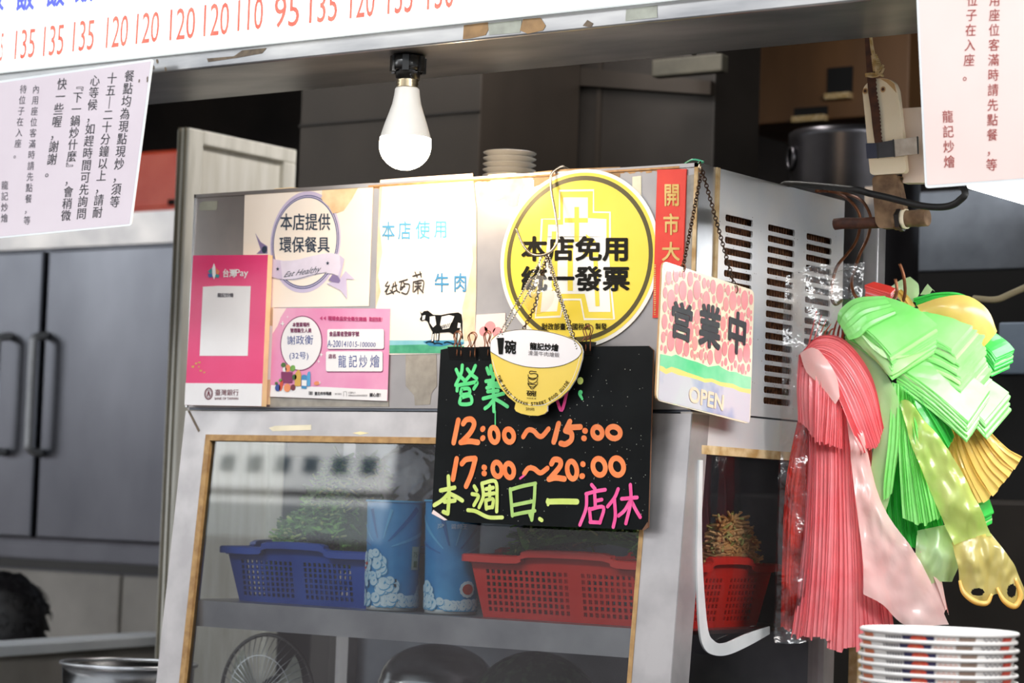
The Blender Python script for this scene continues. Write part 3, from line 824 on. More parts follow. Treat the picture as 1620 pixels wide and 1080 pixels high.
# ------------------------------------------------------------------ papers on the cabinet front
# 1 poster with oval emblem
P = FRONT; h = 0.0012
k4 = K(400, 280, 5.4); q4 = KQ(400, 280, 5.4)
mb = MB()
mb.slab(P, P.uvs([(388, 303), (591, 289.5), (584, 484), (383, 487)]), 0.0004, h, 'poster_cream')
mb.polypx(P, k4((1030, 52), (1010, 55), (880, 70), (600, 85), (590, 200), (650, 250), (690, 320), (780, 290), (850, 190), (910, 80), (1000, 60)), h+0.0002, 'poster_stain')
mb.polypx(P, k4((180, 100), (330, 88), (420, 95), (390, 130), (260, 120)), h+0.0002, 'poster_stain')
def ell_c(cx, cy, rx, ry, x0, y0, sc, F=P):
    c = F.uv(x0+cx/sc, y0+cy/sc); a = F.uv(x0+(cx+rx)/sc, y0+cy/sc); b = F.uv(x0+cx/sc, y0+(cy-ry)/sc)
    return c, abs(a[0]-c[0]), abs(b[1]-c[1])
c, ru, rv = ell_c(452, 555, 303, 432, 400, 280, 5.4)
mb.ell(P, c, ru, rv, h+0.0003, 'lilac', 60)
mb.ell(P, c, ru*0.955, rv*0.925, h+0.0005, 'ring_navy', 60)
mb.ell(P, c, ru*0.935, rv*0.905, h+0.0007, 'lilac', 60)
mb.ell(P, c, ru*0.915, rv*0.888, h+0.0009, 'ring_navy', 60)
mb.ell(P, c, ru*0.89, rv*0.866, h+0.0011, 'poster_cream', 60)
mb.polypx(P, k4((590, 180), (605, 205), (655, 250), (690, 312), (740, 300), (780, 230), (700, 140), (620, 130)), h+0.0013, 'poster_stain')
mb.polypx(P, k4((25, 478), (72, 555), (130, 592), (130, 655), (35, 657), (72, 622)), h+0.0003, 'lilac_dark')
mb.ell(P, P.uv(*k4((105, 620))[0]), 0.006, 0.006, h+0.0005, 'ink_navy', 20)
mb.polypx(P, k4((800, 802), (880, 875), (808, 872), (815, 1042), (760, 970), (640, 910), (700, 890), (752, 870)), h+0.0012, 'lilac')
mb.polypx(P, k4((655, 880), (690, 830), (740, 850), (757, 885), (745, 908), (690, 900)), h+0.0014, 'lilac_dark')
band = [(142, 682), (200, 705), (270, 716), (340, 714), (400, 705), (500, 678), (600, 656), (680, 650), (740, 662), (792, 700), (775, 780), (752, 870), (735, 845), (690, 826), (620, 822), (540, 838), (440, 868), (360, 882), (290, 876), (220, 870), (165, 852)]
mb.polypx(P, k4(*band), h+0.0016, 'lilac_light')
mb.polypx(P, k4((142, 682), (200, 705), (245, 713), (262, 873), (220, 870), (165, 852)), h+0.0017, 'lilac')
mb.polypx(P, k4((752, 668), (792, 700), (775, 780), (752, 870), (738, 848), (760, 770)), h+0.0018, 'lilac')
mb.textq(P, '本店提供', q4(245, 312, 670, 456), h+0.0014, 'ink_navy', bold=0.012)
mb.textq(P, '環保餐具', q4(238, 510, 665, 646), h+0.0014, 'ink_navy', bold=0.012)
mb.textq(P, 'Eat Healthy', k4((292, 812), (600, 756), (584, 832), (268, 872)), h+0.0020, 'ink_navy', shear=0.35, em=False)
mb.strokepx(P, k4((290, 878), (400, 868), (520, 835), (640, 815)), 0.0006, h+0.0020, 'ink_navy')
def star(cx, cy, r, F, mt, hh, kf):
    pts = []
    for i in range(10):
        a = rad(90+36*i); rr = r if i % 2 == 0 else r*0.42; pts.append((cx+rr*math.cos(a), cy-rr*1.15*math.sin(a)))
    mb.polypx(F, kf(*pts), hh, mt)
star(223, 787, 17, P, 'ink_navy', h+0.002, k4); star(650, 737, 17, P, 'ink_navy', h+0.002, k4)
tag(mb.build('poster'), 'cream poster with a lilac oval emblem and ribbon on the cabinet front', 'poster')

# 2 payment placard, a thick plaque standing in front of the panel
PP = FRONT.off(0.016)
k5 = K(280, 400, 4.1556); q5 = KQ(280, 400, 4.1556)
mb = MB()
mb.slab(PP, PP.uvs(k5((106, 16), (598, 12), (556, 1008), (50, 1000))), -0.012, 0.0, 'magenta', side='card_edge')
mb.polypx(PP, k5((57, 855), (562, 858), (556, 1007), (50, 999)), 0.0004, 'card_white')
mb.polypx(PP, k5((172, 222), (275, 216), (487, 218), (467, 676), (150, 676)), 0.0006, 'card_white')
mb.textq(PP, '龍記炒燴', q5(270, 263, 374, 291), 0.0010, 'ink_grey', bold=0.01)
mb.textq(PP, '台灣', q5(303, 106, 388, 160), 0.0008, 'card_white', bold=0.02)
mb.textb(PP, 'Pay', *k5((388, 108))[0], *k5((470, 166))[0], 0.0008, 'card_white', bold=0.012, em=False)
mb.polypx(PP, k5((246, 66), (256, 95), (258, 140), (248, 174), (236, 150), (234, 100)), 0.0012, 'card_white')
mb.polypx(PP, k5((232, 98), (206, 120), (222, 140), (234, 135)), 0.0010, 'logo_teal')
mb.polypx(PP, k5((204, 138), (212, 162), (238, 158), (234, 138)), 0.0010, 'logo_blue')
mb.polypx(PP, k5((260, 100), (284, 122), (272, 142), (260, 135)), 0.0010, 'logo_orange')
mb.polypx(PP, k5((258, 138), (284, 146), (276, 164), (252, 160)), 0.0010, 'logo_teal')
for (x, y, w_, hh) in ((98, 742, 16, 12), (120, 722, 14, 10), (140, 716, 16, 9), (140, 745, 10, 8), (150, 770, 16, 9), (175, 782, 12, 8)):
    mb.polypx(PP, k5((x, y), (x+w_, y-2), (x+w_, y+hh), (x, y+hh)), 0.0006, 'gold_print')
c, ru, rv = ell_c(210, 925, 28, 40, 280, 400, 4.1556, PP)
mb.ell(PP, c, ru, rv, 0.0008, 'bank_red', 30, inner=0.80); mb.ell(PP, c, ru*0.70, rv*0.70, 0.0008, 'bank_red', 30, inner=0.86)
mb.polypx(PP, k5((198, 942), (206, 906), (214, 906), (222, 942), (214, 942), (210, 925), (206, 942)), 0.0008, 'bank_red')
mb.textq(PP, '臺灣銀行', q5(252, 896, 408, 938), 0.0008, 'bank_red', bold=0.008)
mb.textb(PP, 'BANK OF TAIWAN', *k5((250, 948))[0], *k5((404, 965))[0], 0.0008, 'bank_red', em=False, bold=0.008)
tag(mb.build('payment_placard'), 'thick magenta payment placard with a white label, at the left end of the cabinet front', 'placard')

# strip of paper peeping out behind the placard
mb = MB()
mb.slabpx(FRONT, [(421, 485), (434, 486), (428, 640), (415, 640)], 0.0004, 0.0010, 'poster_stain')
mb.slabpx(FRONT, [(419, 513), (433, 516), (430, 600), (417, 602)], 0.0010, 0.0014, 'card_white')
for (x, y, w_, hh) in ((420, 540, 5, 8), (420, 553, 6, 5), (421, 562, 4, 6), (419, 575, 6, 5), (419, 585, 5, 8)):
    mb.polypx(FRONT, [(x, y), (x+w_, y), (x+w_, y+hh), (x, y+hh)], 0.0016, 'tape_brown')
tag(mb.build('paper_strip'), 'narrow beige paper strip between the magenta placard and the pink hygiene card', 'paper')

# 3 hygiene card
h = 0.003
k6 = K(420, 470, 5.685); q6 = KQ(420, 470, 5.685)
mb = MB()
mb.slab(P, P.uvs(k6((48, 890), (1110, 925), (1112, 985), (45, 985))), 0.0004, 0.0010, 'residue_grey')
mb.slab(P, P.uvs(k6((80, 98), (1130, 105), (1105, 935), (50, 895))), h-0.001, h, 'card_pink')
mb.polypx(P, k6((62, 790), (300, 803), (560, 808), (830, 822), (1108, 832), (1105, 934), (51, 894)), h+0.0002, 'card_white')
mb.polypx(P, k6((80, 99), (200, 100), (150, 180), (120, 260), (75, 330)), h+0.0002, 'paper_blush')
mb.polypx(P, k6((690, 830), (800, 760), (900, 730), (1112, 690), (1109, 828), (850, 820)), h+0.0002, 'pink_print') if False else None
c, ru, rv = ell_c(333, 415, 190, 247, 420, 470, 5.685)
mb.ell(P, c, ru, rv, h+0.0004, 'purple_print', 48); mb.ell(P, c, ru*0.955, rv*0.965, h+0.0006, 'card_white', 48)
mb.textq(P, '本營業場所', q6(258, 228, 412, 268), h+0.001, 'purple_print', bold=0.02)
mb.textq(P, '管理衛生人員', q6(238, 280, 428, 320), h+0.001, 'purple_print', bold=0.02)
mb.textq(P, '謝政衡', k6((205, 350), (445, 338), (440, 428), (212, 428)), h+0.001, 'pen_blue', bold=-0.004)
mb.textq(P, '(32号)', q6(230, 495, 400, 568), h+0.001, 'pen_blue', em=False)
for x in (500, 532): mb.polypx(P, k6((x, 190), (x+24, 172), (x+24, 210)), h+0.0006, 'pink_print')
mb.textq(P, '現場食品安全衛生建議', k6((576, 170), (922, 180), (922, 218), (576, 212)), h+0.0006, 'pink_print', bold=0.024)
mb.textq(P, '歡迎找我！', k6((945, 178), (1080, 183), (1080, 222), (945, 218)), h+0.0006, 'pink_print', bold=0.02)
for a, b, cc, d in ((568, 288, 1078, 466), (556, 488, 1066, 668)):
    mb.poly(P, round_poly(P.uvs(q6(a+3, b+5, cc+5, d+9)), 0.004), h+0.0003, 'purple_print')
    mb.poly(P, round_poly(P.uvs(q6(a, b, cc, d)), 0.004), h+0.0006, 'card_white')
mb.textq(P, '食品業者登錄字號', q6(588, 308, 856, 354), h+0.001, 'purple_print', bold=0.02)
mb.textq(P, 'A-200141015-100000', k6((570, 385), (1005, 410), (1005, 448), (570, 450)), h+0.001, 'pen_blue', em=False, shear=0.1)
mb.textq(P, '店名', q6(582, 512, 650, 552), h+0.001, 'purple_print', bold=0.02)
for ch, a, b in (('龍', 668, 740), ('記', 762, 838), ('炒', 855, 930), ('燴', 955, 1040)):
    mb.textq(P, ch, q6(a, 520, b, 634), h+0.001, 'pen_blue', em=True)
mb.textq(P, '臺北市市場處', q6(455, 850, 606, 882), h+0.0006, 'ink_dark', bold=0.02)
mb.textq(P, '執行單位', q6(636, 862, 698, 880), h+0.0006, 'ink_grey')
mb.textq(P, '社團法人', q6(758, 850, 825, 868), h+0.0006, 'ink_grey'); mb.textq(P, '中華食品安全管制系統發展協會', q6(758, 876, 930, 894), h+0.0006, 'ink_grey')
mb.textq(P, '關心您！', q6(950, 862, 1068, 896), h+0.0006, 'ink_dark', bold=0.02)
for x in (402, 412, 420, 430): mb.polypx(P, k6((x, 880), (x+6, 880), (x+6, 845), (x, 850)), h+0.0006, 'ink_dark')
mb.strokepx(P, k6((716, 890), (716, 850), (742, 850), (742, 890)), 0.0006, h+0.0006, 'ink_dark', smooth=False)
# printed food pictures
def blob(cx, cy, rx, ry, mt, hh, kx0, ky0, sc, rot=0.0):
    c, a, b = ell_c(cx, cy, rx, ry, kx0, ky0, sc); mb.ell(P, c, a, b, hh, mt, 18, rot=rot)
B6 = (420, 470, 5.685)
for (cx, cy, rx, ry, mt, rot) in ((175, 610, 22, 22, 'leaf_dark', 0), (258, 640, 24, 28, 'leaf_mid', 0.4), (185, 650, 18, 22, 'card_white', 0), (214, 640, 24, 34, 'logo_orange', 0)):
    blob(cx, cy, rx, ry, mt, h+0.0008, *B6, rot)
mb.polypx(P, k6((155, 672), (258, 675), (255, 775), (158, 770)), h+0.0010, 'purple_print')
for (cx, cy, rx, ry, mt, rot) in ((125, 815, 24, 32, 'pen_blue', 0.5), (112, 775, 14, 14, 'leaf_dark', 0), (155, 795, 16, 50, 'pat_red', -0.2), (150, 748, 16, 14, 'leaf_mid', 0), (210, 815, 30, 38, 'logo_orange', 0), (262, 812, 22, 28, 'bank_red', 0), (275, 720, 20, 26, 'leaf_dark', 0), (475, 775, 25, 18, 'logo_orange', 0)):
    blob(cx, cy, rx, ry, mt, h+0.0012, *B6, rot)
mb.poly(P, round_poly(P.uvs(k6((280, 690), (305, 655), (320, 655), (335, 690), (332, 800), (276, 800))), 0.003), h+0.0012, 'gold_print')
mb.polypx(P, k6((338, 710), (352, 698), (375, 698), (388, 710), (384, 825), (338, 820)), h+0.0012, 'text_blue')
mb.polypx(P, k6((342, 745), (386, 748), (384, 800), (340, 796)), h+0.0014, 'card_white')
mb.polypx(P, k6((388, 700), (400, 670), (415, 668), (420, 700), (418, 800), (388, 802)), h+0.0012, 'text_lightblue')
for x, y, r in ((168, 240, 30), (515, 518, 24), (492, 578, 18), (500, 770, 20), (212, 180, 12)):
    mb.polypx(P, k6((x, y-r), (x+r*.2, y-r*.2), (x+r*.8, y), (x+r*.2, y+r*.2), (x, y+r), (x-r*.2, y+r*.2), (x-r*.8, y), (x-r*.2, y-r*.2)), h+0.0008, 'card_white')
tag(mb.build('hygiene_card'), 'pink printed hygiene card with an oval and two white boxes, right of the magenta placard', 'notice card')

# 4 beef poster with the cow
h = 0.0012
k7 = K(590, 280, 3.857); q7 = KQ(590, 280, 3.857)
mb = MB()
mb.slab(P, P.uvs(k7((48, 18), (250, 2), (610, -22), (634, 200), (632, 700), (622, 1075), (18, 1085), (22, 640), (34, 300))), 0.0004, h, 'beef_cream')
mb.polypx(P, k7((606, -20), (612, -21), (634, 200), (632, 700), (622, 1000), (560, 1000), (548, 800), (585, 640), (614, 500), (600, 380), (618, 200)), h+0.0002, 'beef_edge')
mb.polypx(P, k7((46, 20), (60, 60), (44, 300), (60, 460), (34, 600), (50, 700), (20, 800), (22, 640), (34, 300)), h+0.0002, 'beef_edge')
mb.polypx(P, k7((275, 205), (500, 190), (500, 225), (275, 238)), h+0.0002, 'tape_cream')
for ch, a, b, y0, y1 in (('本', 60, 138, 272, 385), ('店', 158, 238, 268, 382), ('使', 266, 352, 266, 378), ('用', 378, 458, 262, 372)):
    mb.textq(P, ch, q7(a, y0, b, y1), h+0.0006, 'text_lightblue', bold=0.012)
mb.textq(P, '牛', q7(380, 586, 468, 702), h+0.0006, 'text_blue', bold=0.016); mb.textq(P, '肉', q7(496, 586, 578, 700), h+0.0006, 'text_blue', bold=0.016)
for st in ([(95, 640), (80, 665), (100, 668), (78, 700)], [(105, 660), (85, 712), (120, 705)], [(110, 690), (130, 712)], [(130, 650), (122, 700), (150, 690)], [(120, 672), (150, 660)], [(140, 640), (150, 690), (168, 705)],
           [(165, 640), (215, 625)], [(180, 640), (172, 690), (195, 660), (190, 640)], [(176, 672), (200, 668)], [(200, 650), (228, 660), (212, 712), (180, 705)],
           [(248, 605), (300, 590)], [(262, 580), (275, 612)], [(292, 578), (300, 610)], [(252, 640), (250, 700)], [(252, 640), (312, 632), (310, 690)], [(265, 650), (300, 646)], [(262, 668), (300, 664)], [(280, 640), (280, 712)], [(280, 672), (258, 700)], [(284, 672), (312, 705)]):
    mb.strokepx(P, k7(*st), 0.0022, h+0.0006, 'pen_black')
mb.polypx(P, k7((105, 996), (330, 996), (560, 992), (560, 1020), (105, 1030)), h+0.0003, 'tape_teal')
mb.polypx(P, k7((105, 1026), (300, 1022), (560, 1030), (560, 1075), (105, 1075)), h+0.0005, 'tape_green')
cow = [(292, 818), (303, 832), (316, 818), (340, 815), (354, 826), (372, 840), (420, 842), (470, 832), (525, 826), (545, 838), (551, 880), (550, 945), (556, 985), (546, 990), (541, 900), (534, 930), (522, 950), (518, 1002), (500, 1004), (498, 962), (470, 946), (412, 950), (408, 1002), (390, 1004), (390, 956), (381, 950), (378, 1006), (358, 1009), (368, 946), (350, 912), (338, 882), (320, 873), (302, 880), (290, 868), (300, 848)]
mb.polypx(P, k7(*cow), h+0.0008, 'print_black')
for pt in ([(352, 852), (384, 848), (392, 900), (372, 918), (352, 890)], [(424, 852), (470, 842), (502, 850), (490, 880), (470, 922), (430, 930), (415, 900)], [(525, 888), (541, 893), (537, 920), (520, 920)], [(308, 846), (326, 842), (322, 868), (306, 874)], [(370, 958), (378, 958), (373, 1000), (363, 1002)], [(396, 955), (405, 955), (402, 995), (393, 996)], [(503, 955), (514, 955), (513, 996), (504, 996)]):
    mb.polypx(P, k7(*pt), h+0.0011, 'cow_white')
for i in range(7):
    x = 420+i*11; mb.strokepx(P, k7((x, 925-i*2), (x+10, 905-i*3)), 0.0012, h+0.0013, 'print_black', smooth=False)
mb.polypx(P, k7((310, 1005), (360, 992), (420, 1000), (500, 998), (560, 1010), (540, 1030), (470, 1022), (420, 1034), (350, 1030)), h+0.0007, 'sea_blue')
for y, x in ((1010, 330), (1018, 380), (1012, 440), (1020, 490)): mb.strokepx(P, k7((x, y), (x+20, y-6), (x+50, y+2)), 0.0016, h+0.0014, 'print_black')
tag(mb.build('beef_poster'), 'tall cream poster with pale blue characters and a black and white cow', 'poster')
# pink slip behind the clips
mb = MB(); mb.slabpx(P, [(754, 498), (800, 495), (800, 548), (752, 549)], 0.0004, 0.0012, 'paper_blush')
for (x, y, r) in ((776, 518, 9), (766, 524, 7), (788, 526, 8)): mb.ell(P, P.uv(x, y), r*0.0012, r*0.0011, 0.0015, 'open_pink', 16)
tag(mb.build('paper_slip'), 'small pale pink slip of paper just right of the cow poster', 'paper')

# 5 yellow round sticker
h = 0.0026
C0 = FRONT.uv(680+581/2.4545, 240+415/2.4545)
R0 = 0.5*(FRONT.uv(680+890/2.4545, 409)[0]-FRONT.uv(680+272/2.4545, 409)[0])
R1 = 0.5*(FRONT.uv(917, 240+68/2.4545)[1]-FRONT.uv(917, 240+762/2.4545)[1])
mb = MB()
th = [(C0[0]+R0*math.cos(a*math.pi/40), C0[1]+R1*math.sin(a*math.pi/40)) for a in range(80)]
mb.slab(P, th, 0.0008, h, 'sticker_white')
mb.ell(P, C0, R0*0.955, R1*0.96, h+0.0002, 'sticker_yellow', 80)
mb.ell(P, C0, R0*0.915, R1*0.925, h+0.0004, 'sticker_olive', 80, inner=0.945)
k8 = K(680, 240, 2.4545); q8 = KQ(680, 240, 2.4545)
logo = [(508, 152), (640, 150), (640, 235), (704, 236), (704, 338), (690, 338), (720, 650), (604, 650), (590, 574), (524, 574), (512, 640), (414, 644), (424, 560), (440, 262), (508, 262)]
mb.strokepx(P, k8(*logo), 0.0035, h+0.0005, 'sticker_white', smooth=False, closed=True)
mb.polypx(P, k8((522, 178), (618, 178), (618, 258), (690, 262), (690, 330), (620, 332), (462, 332), (464, 284), (522, 284)), h+0.0004, 'sticker_white')
mb.polypx(P, k8((462, 330), (690, 330), (706, 622), (622, 622), (606, 552), (508, 552), (498, 620), (434, 622)), h+0.0004, 'sticker_white')
for pt in ([(566, 215), (584, 215), (584, 350), (566, 350)], [(528, 258), (618, 258), (618, 276), (528, 276)], [(478, 310), (500, 310), (500, 540), (478, 540)], [(610, 320), (650, 350), (620, 380)], [(540, 350), (560, 350), (560, 540), (540, 540)], [(600, 390), (660, 390), (660, 408), (600, 408)], [(640, 420), (656, 420), (664, 600), (648, 600)]):
    lg_ = 0 if 'lg_' not in globals() else lg_+4e-5; mb.polypx(P, k8(*pt), h+0.0006+lg_, 'sticker_yellow')
mb.textq(P, '本店免用', q8(362, 330, 780, 424), h+0.001, 'print_black', bold=0.03)
mb.textq(P, '統一發票', q8(362, 446, 780, 540), h+0.001, 'print_black', bold=0.03)
mb.textq(P, '財政部臺北國稅局', q8(440, 666, 628, 692), h+0.001, 'print_black', bold=0.012); mb.textq(P, '製發', q8(648, 666, 692, 690), h+0.001, 'print_black', bold=0.012)
tag(mb.build('round_sticker'), 'big round yellow sticker with black characters on the cabinet front', 'sticker')

# 6 red couplet strip
h = 0.003
kk = K(1020, 250, 4.695); qk = KQ(1020, 250, 4.695)
mb = MB()
mb.slab(P, P.uvs([(1041.3, 268.7), (1087.3, 267.4), (1079, 502), (1034, 503)]), 0.0006, h, 'couplet_red')
for ch, a, b, cc, d in (('開', 152, 190, 268, 358), ('市', 148, 415, 264, 572), ('大', 138, 625, 270, 765), ('吉', 130, 850, 250, 990)):
    mb.textq(P, ch, qk(a, b, cc, d), h+0.0005, 'couplet_gold', bold=0.022)
for i in range(24):
    y = 790+i*16; mb.polypx(P, kk((76, y), (92, y+random.Random(i).uniform(-4, 4)), (90, y+8), (78, y+9)), h+0.0004, 'couplet_gold')
tag(mb.build('red_couplet'), 'narrow red paper couplet with gold characters by the cabinet corner', 'couplet')

# ------------------------------------------------------------------ chalk board with clips
BD = FRONT.off(0.034)
mb = MB()
cor = [(697, 553), (716, 549), (1026, 547), (1033.5, 554), (1025.5, 834), (1018, 838), (860, 832), (735, 826), (700, 822), (683, 812)]
mb.slab(BD, BD.uvs(cor), -0.003, 0.0, 'board_black', side='board_edge')
# peeled lower left corner showing its pale back
mb.polypx(BD, [(683, 812), (686, 806), (708, 822), (703, 823)], 0.0006, 'paper_blush')
mb.polypx(BD, [(1016, 838), (1025, 825), (1026, 834), (1020, 838.5)], 0.0006, 'board_edge')
kb = K(680, 660, 4.5); ka = K(700, 520, 6.75)
def ch(pts, wd, mt, kf, hh=0.0008, **k): mb.strokepx(BD, kf(*pts), wd, hh, mt, **k)
wo = 0.0088
for st in ([(205, 20), (172, 180)], [(240, 45), (262, 18), (300, 15), (318, 50), (290, 110), (232, 172)], [(222, 178), (285, 170), (345, 178)],
           [(377, 85), (382, 80)], [(377, 150), (382, 146)], [(892, 160), (918, 48)] , [(885, 175), (920, 45)],
           [(1000, 30), (968, 95)], [(1000, 72), (1075, 68)], [(968, 95), (1010, 112), (1010, 160), (970, 190), (935, 185)], [(1105, 95), (1112, 97)], [(1098, 148), (1104, 150)],
           [(195, 295), (168, 440)], [(232, 330), (262, 300), (325, 292)], [(328, 295), (300, 400), (262, 490)], [(388, 355), (395, 358)], [(388, 398), (394, 400)],
           [(870, 330), (890, 300), (930, 308), (930, 350), (862, 432)], [(852, 440), (900, 430), (962, 438)], [(1092, 332), (1096, 334)], [(1085, 418), (1092, 418)]):
    ch(st, wo, 'chalk_orange', kb)
for cx, cy, rx, ry in ((462, 125, 30, 52), (568, 130, 34, 46), (1195, 108, 34, 40), (1312, 108, 46, 42), (482, 370, 32, 50), (568, 378, 32, 50), (1015, 375, 34, 62), (1208, 352, 44, 58), (1336, 350, 46, 60)):
    pts = [(cx+rx*math.cos(rad(a))-ry*0.10*math.sin(rad(a))*-1, cy+ry*math.sin(rad(a))) for a in range(0, 360, 30)]
    ch(pts, wo*0.95, 'chalk_orange', kb, closed=True)
ch([(668, 138), (700, 92), (740, 95), (775, 130), (805, 132), (848, 82)], wo*0.9, 'chalk_orange', kb)
ch([(675, 400), (705, 362), (745, 365), (790, 395), (840, 362)], wo*0.9, 'chalk_orange', kb)
ch([(645, 435), (672, 415)], wo*0.4, 'chalk_pink', kb)
# lime row
wl = 0.0068
for st in ([(135, 420), (140, 560), (132, 680)], [(80, 520), (180, 500)], [(140, 540), (90, 590), (35, 625)], [(150, 545), (200, 570), (235, 592)], [(108, 600), (182, 592)], [(132, 685), (100, 672)]): ch(st, wl, 'chalk_lime', kb)
for st in ([(320, 490), (338, 520)], [(305, 545), (350, 560), (318, 625)], [(275, 660), (330, 668), (420, 710), (520, 712)], [(375, 470), (385, 560), (355, 640)], [(375, 470), (470, 455), (482, 560), (480, 670)], [(405, 510), (455, 500)], [(430, 490), (430, 560)], [(398, 550), (462, 540)], [(400, 590), (405, 650)], [(400, 590), (452, 582), (448, 640)], [(405, 645), (448, 638)]): ch(st, wl*0.9, 'chalk_lime', kb)
for st in ([(575, 510), (590, 700)], [(575, 515), (660, 490), (755, 470)], [(752, 470), (745, 600), (728, 730)], [(595, 625), (670, 610), (745, 595)], [(590, 695), (660, 680), (750, 665)], [(715, 690), (730, 725)]): ch(st, wl*0.85, 'chalk_lime_dark', kb)
ch([(785, 722), (800, 732)], wl*0.9, 'chalk_lime', kb); ch([(845, 600), (940, 598), (1050, 600)], wl*1.3, 'chalk_lime', kb); ch([(842, 585), (845, 622)], wl*.7, 'chalk_lime', kb)
for st in ([(1155, 480), (1180, 510)], [(1115, 545), (1190, 525), (1252, 515)], [(1120, 545), (1115, 650), (1072, 765)], [(1178, 550), (1182, 640)], [(1182, 595), (1228, 585)], [(1140, 650), (1150, 745)], [(1140, 655), (1240, 640), (1215, 750)], [(1145, 745), (1215, 748)]): ch(st, wl*0.85, 'chalk_pink', kb)
for st in ([(1345, 510), (1320, 570), (1270, 635)], [(1318, 580), (1325, 700), (1310, 780)], [(1432, 480), (1435, 600), (1400, 755)], [(1370, 580), (1480, 570)], [(1430, 590), (1390, 660), (1345, 700)], [(1440, 600), (1470, 660), (1500, 710)]): ch(st, wl*0.85, 'chalk_pink', kb)
# green heading
wg = 0.0060
for st in ([(150, 435), (178, 500)], [(215, 390), (205, 470), (145, 600)], [(175, 490), (250, 560)], [(270, 430), (300, 470)], [(355, 395), (320, 470), (240, 565)], [(300, 480), (370, 530)], [(160, 660), (175, 605), (280, 585), (375, 570), (340, 640)], [(210, 640), (205, 700), (290, 690), (285, 640), (215, 640)], [(200, 730), (195, 800), (310, 795), (300, 715), (205, 735)],
           [(480, 420), (500, 480)], [(520, 395), (530, 480)], [(470, 560), (540, 545), (560, 500)], [(480, 630), (560, 610), (640, 620)], [(440, 745), (540, 720), (660, 690)], [(545, 480), (550, 700), (555, 880)], [(540, 770), (500, 820), (460, 850)], [(570, 750), (640, 790), (700, 830)], [(500, 590), (600, 580)], [(490, 670), (600, 660)], [(570, 880), (570, 1060)]): ch(st, wg if st[0] != (570, 880) else wg*.35, 'chalk_green', ka)
ch([(1225, 750), (1280, 870), (1340, 660)], wg*0.9, 'chalk_pink', ka)
mb.ell(BD, BD.uv(*ka((1475, 555))[0]), 0.0055, 0.0055, 0.0008, 'chalk_lime', 16)
ch([(1480, 680), (1475, 700), (1500, 750)], wg*1.3, 'chalk_green', ka, wend=wg*.6)
rnd = random.Random(8)
for i in range(170):
    px = 697+rnd.random()**0.8*325; py = rnd.choice((rnd.uniform(600, 815), rnd.uniform(560, 830))); q = BD.uv(px, py); r = rnd.uniform(0.0003, 0.0009)
    mb.ell(BD, q, r, r, 0.0003, 'tape_grey', 7)
tag(mb.build('chalkboard'), 'black board with neon opening hours hanging on the cabinet front', 'board')
# binder clips along its upper edge
def clip(cx, cy, wpx, dx, label, lean):
    F = BD
    u0, v0 = F.uv(cx-wpx/2, cy); u1, _ = F.uv(cx+wpx/2, cy)
    uc = (u0+u1)/2; hw = (u1-u0)/2
    t = empty('binder_clip', F.pt(uc, v0-0.018, 0), label, 'binder clip', 'binder clips on the black board')
    mb = MB()
    vs = []
    for u in (uc-hw, uc+hw):
        vs += [F.pt(u, v0-0.016, 0.0006), F.pt(u, v0+0.004, 0.008), F.pt(u, v0+0.004, -0.011), F.pt(u, v0-0.016, -0.0036)]
    mb.add(vs, [(0, 1, 5, 4), (1, 2, 6, 5), (2, 3, 7, 6), (3, 2, 1, 0), (4, 5, 6, 7)], 'black_plastic')
    part(mb, 'clip_body', t)
    for s, hh in ((1, 0.006), (-1, -0.009)):
        mb = MB(); b = hw*0.55; o = dx*0.003*s
        pts = [(-b*0.6, -0.010), (-b*0.55, 0.004), (-b*0.5+lean, 0.012), (-b*1.0+lean, 0.022), (-b*0.5+lean, 0.0275), (b*0.5+lean, 0.0275), (b*1.0+lean, 0.022), (b*0.5+lean, 0.012), (b*0.55, 0.004), (b*0.6, -0.010)]
        mb.tube([F.pt(uc+p[0]+o, v0+p[1], hh+(0.003 if p[1] > 0.01 else 0)*s) for p in pts], 0.0009, 'copper_wire', 6, sub=4)
        part(mb, 'clip_handle', t)
clip(722.5, 553, 20, 3, 'black binder clip nearest the left corner of the black board', 0.0)
clip(744, 555, 22, 3, 'black binder clip, second from the left on the black board', 0.002)
clip(771, 553, 17, 3, 'black binder clip just left of the bowl-shaped tag', -0.002)
clip(926, 545, 22, 3, 'black binder clip right of the bowl-shaped tag', 0.003)

# ------------------------------------------------------------------ S-hook, chains, suction cup, bowl tag
HK = FRONT.off(0.030)
def hk(F, pts): return [F.pt(*F.uv(*p)) for p in k8(*pts)]
top = FRONT.uv(680+500/2.4545, 240+58/2.4545)
mb = MB()
path = [V((FRONT.pt(top[0]+0.012, 0).x, 0.018, ZT+0.004)), V((FRONT.pt(top[0]+0.004, 0).x, 0.004, ZT+0.008))]
path += [FRONT.pt(*FRONT.uv(680+485/2.4545, 240+85/2.4545), 0.007), FRONT.pt(*FRONT.uv(680+483/2.4545, 240+120/2.4545), 0.009)]
for i, p in enumerate(((492, 170), (510, 240), (524, 320), (524, 368), (505, 398), (475, 411), (440, 404), (410, 372), (391, 328), (383, 307))):
    path.append(FRONT.pt(*FRONT.uv(680+p[0]/2.4545, 240+p[1]/2.4545), 0.012+min(i, 5)*0.004))
mb.tube(path, 0.0021, 'wire_steel', 8, sub=5)
tag(mb.build('wire_hook'), 'bent steel wire hook over the yellow sticker, hooked on the cabinet top edge', 'hook')
BW = FRONT.off(0.052)
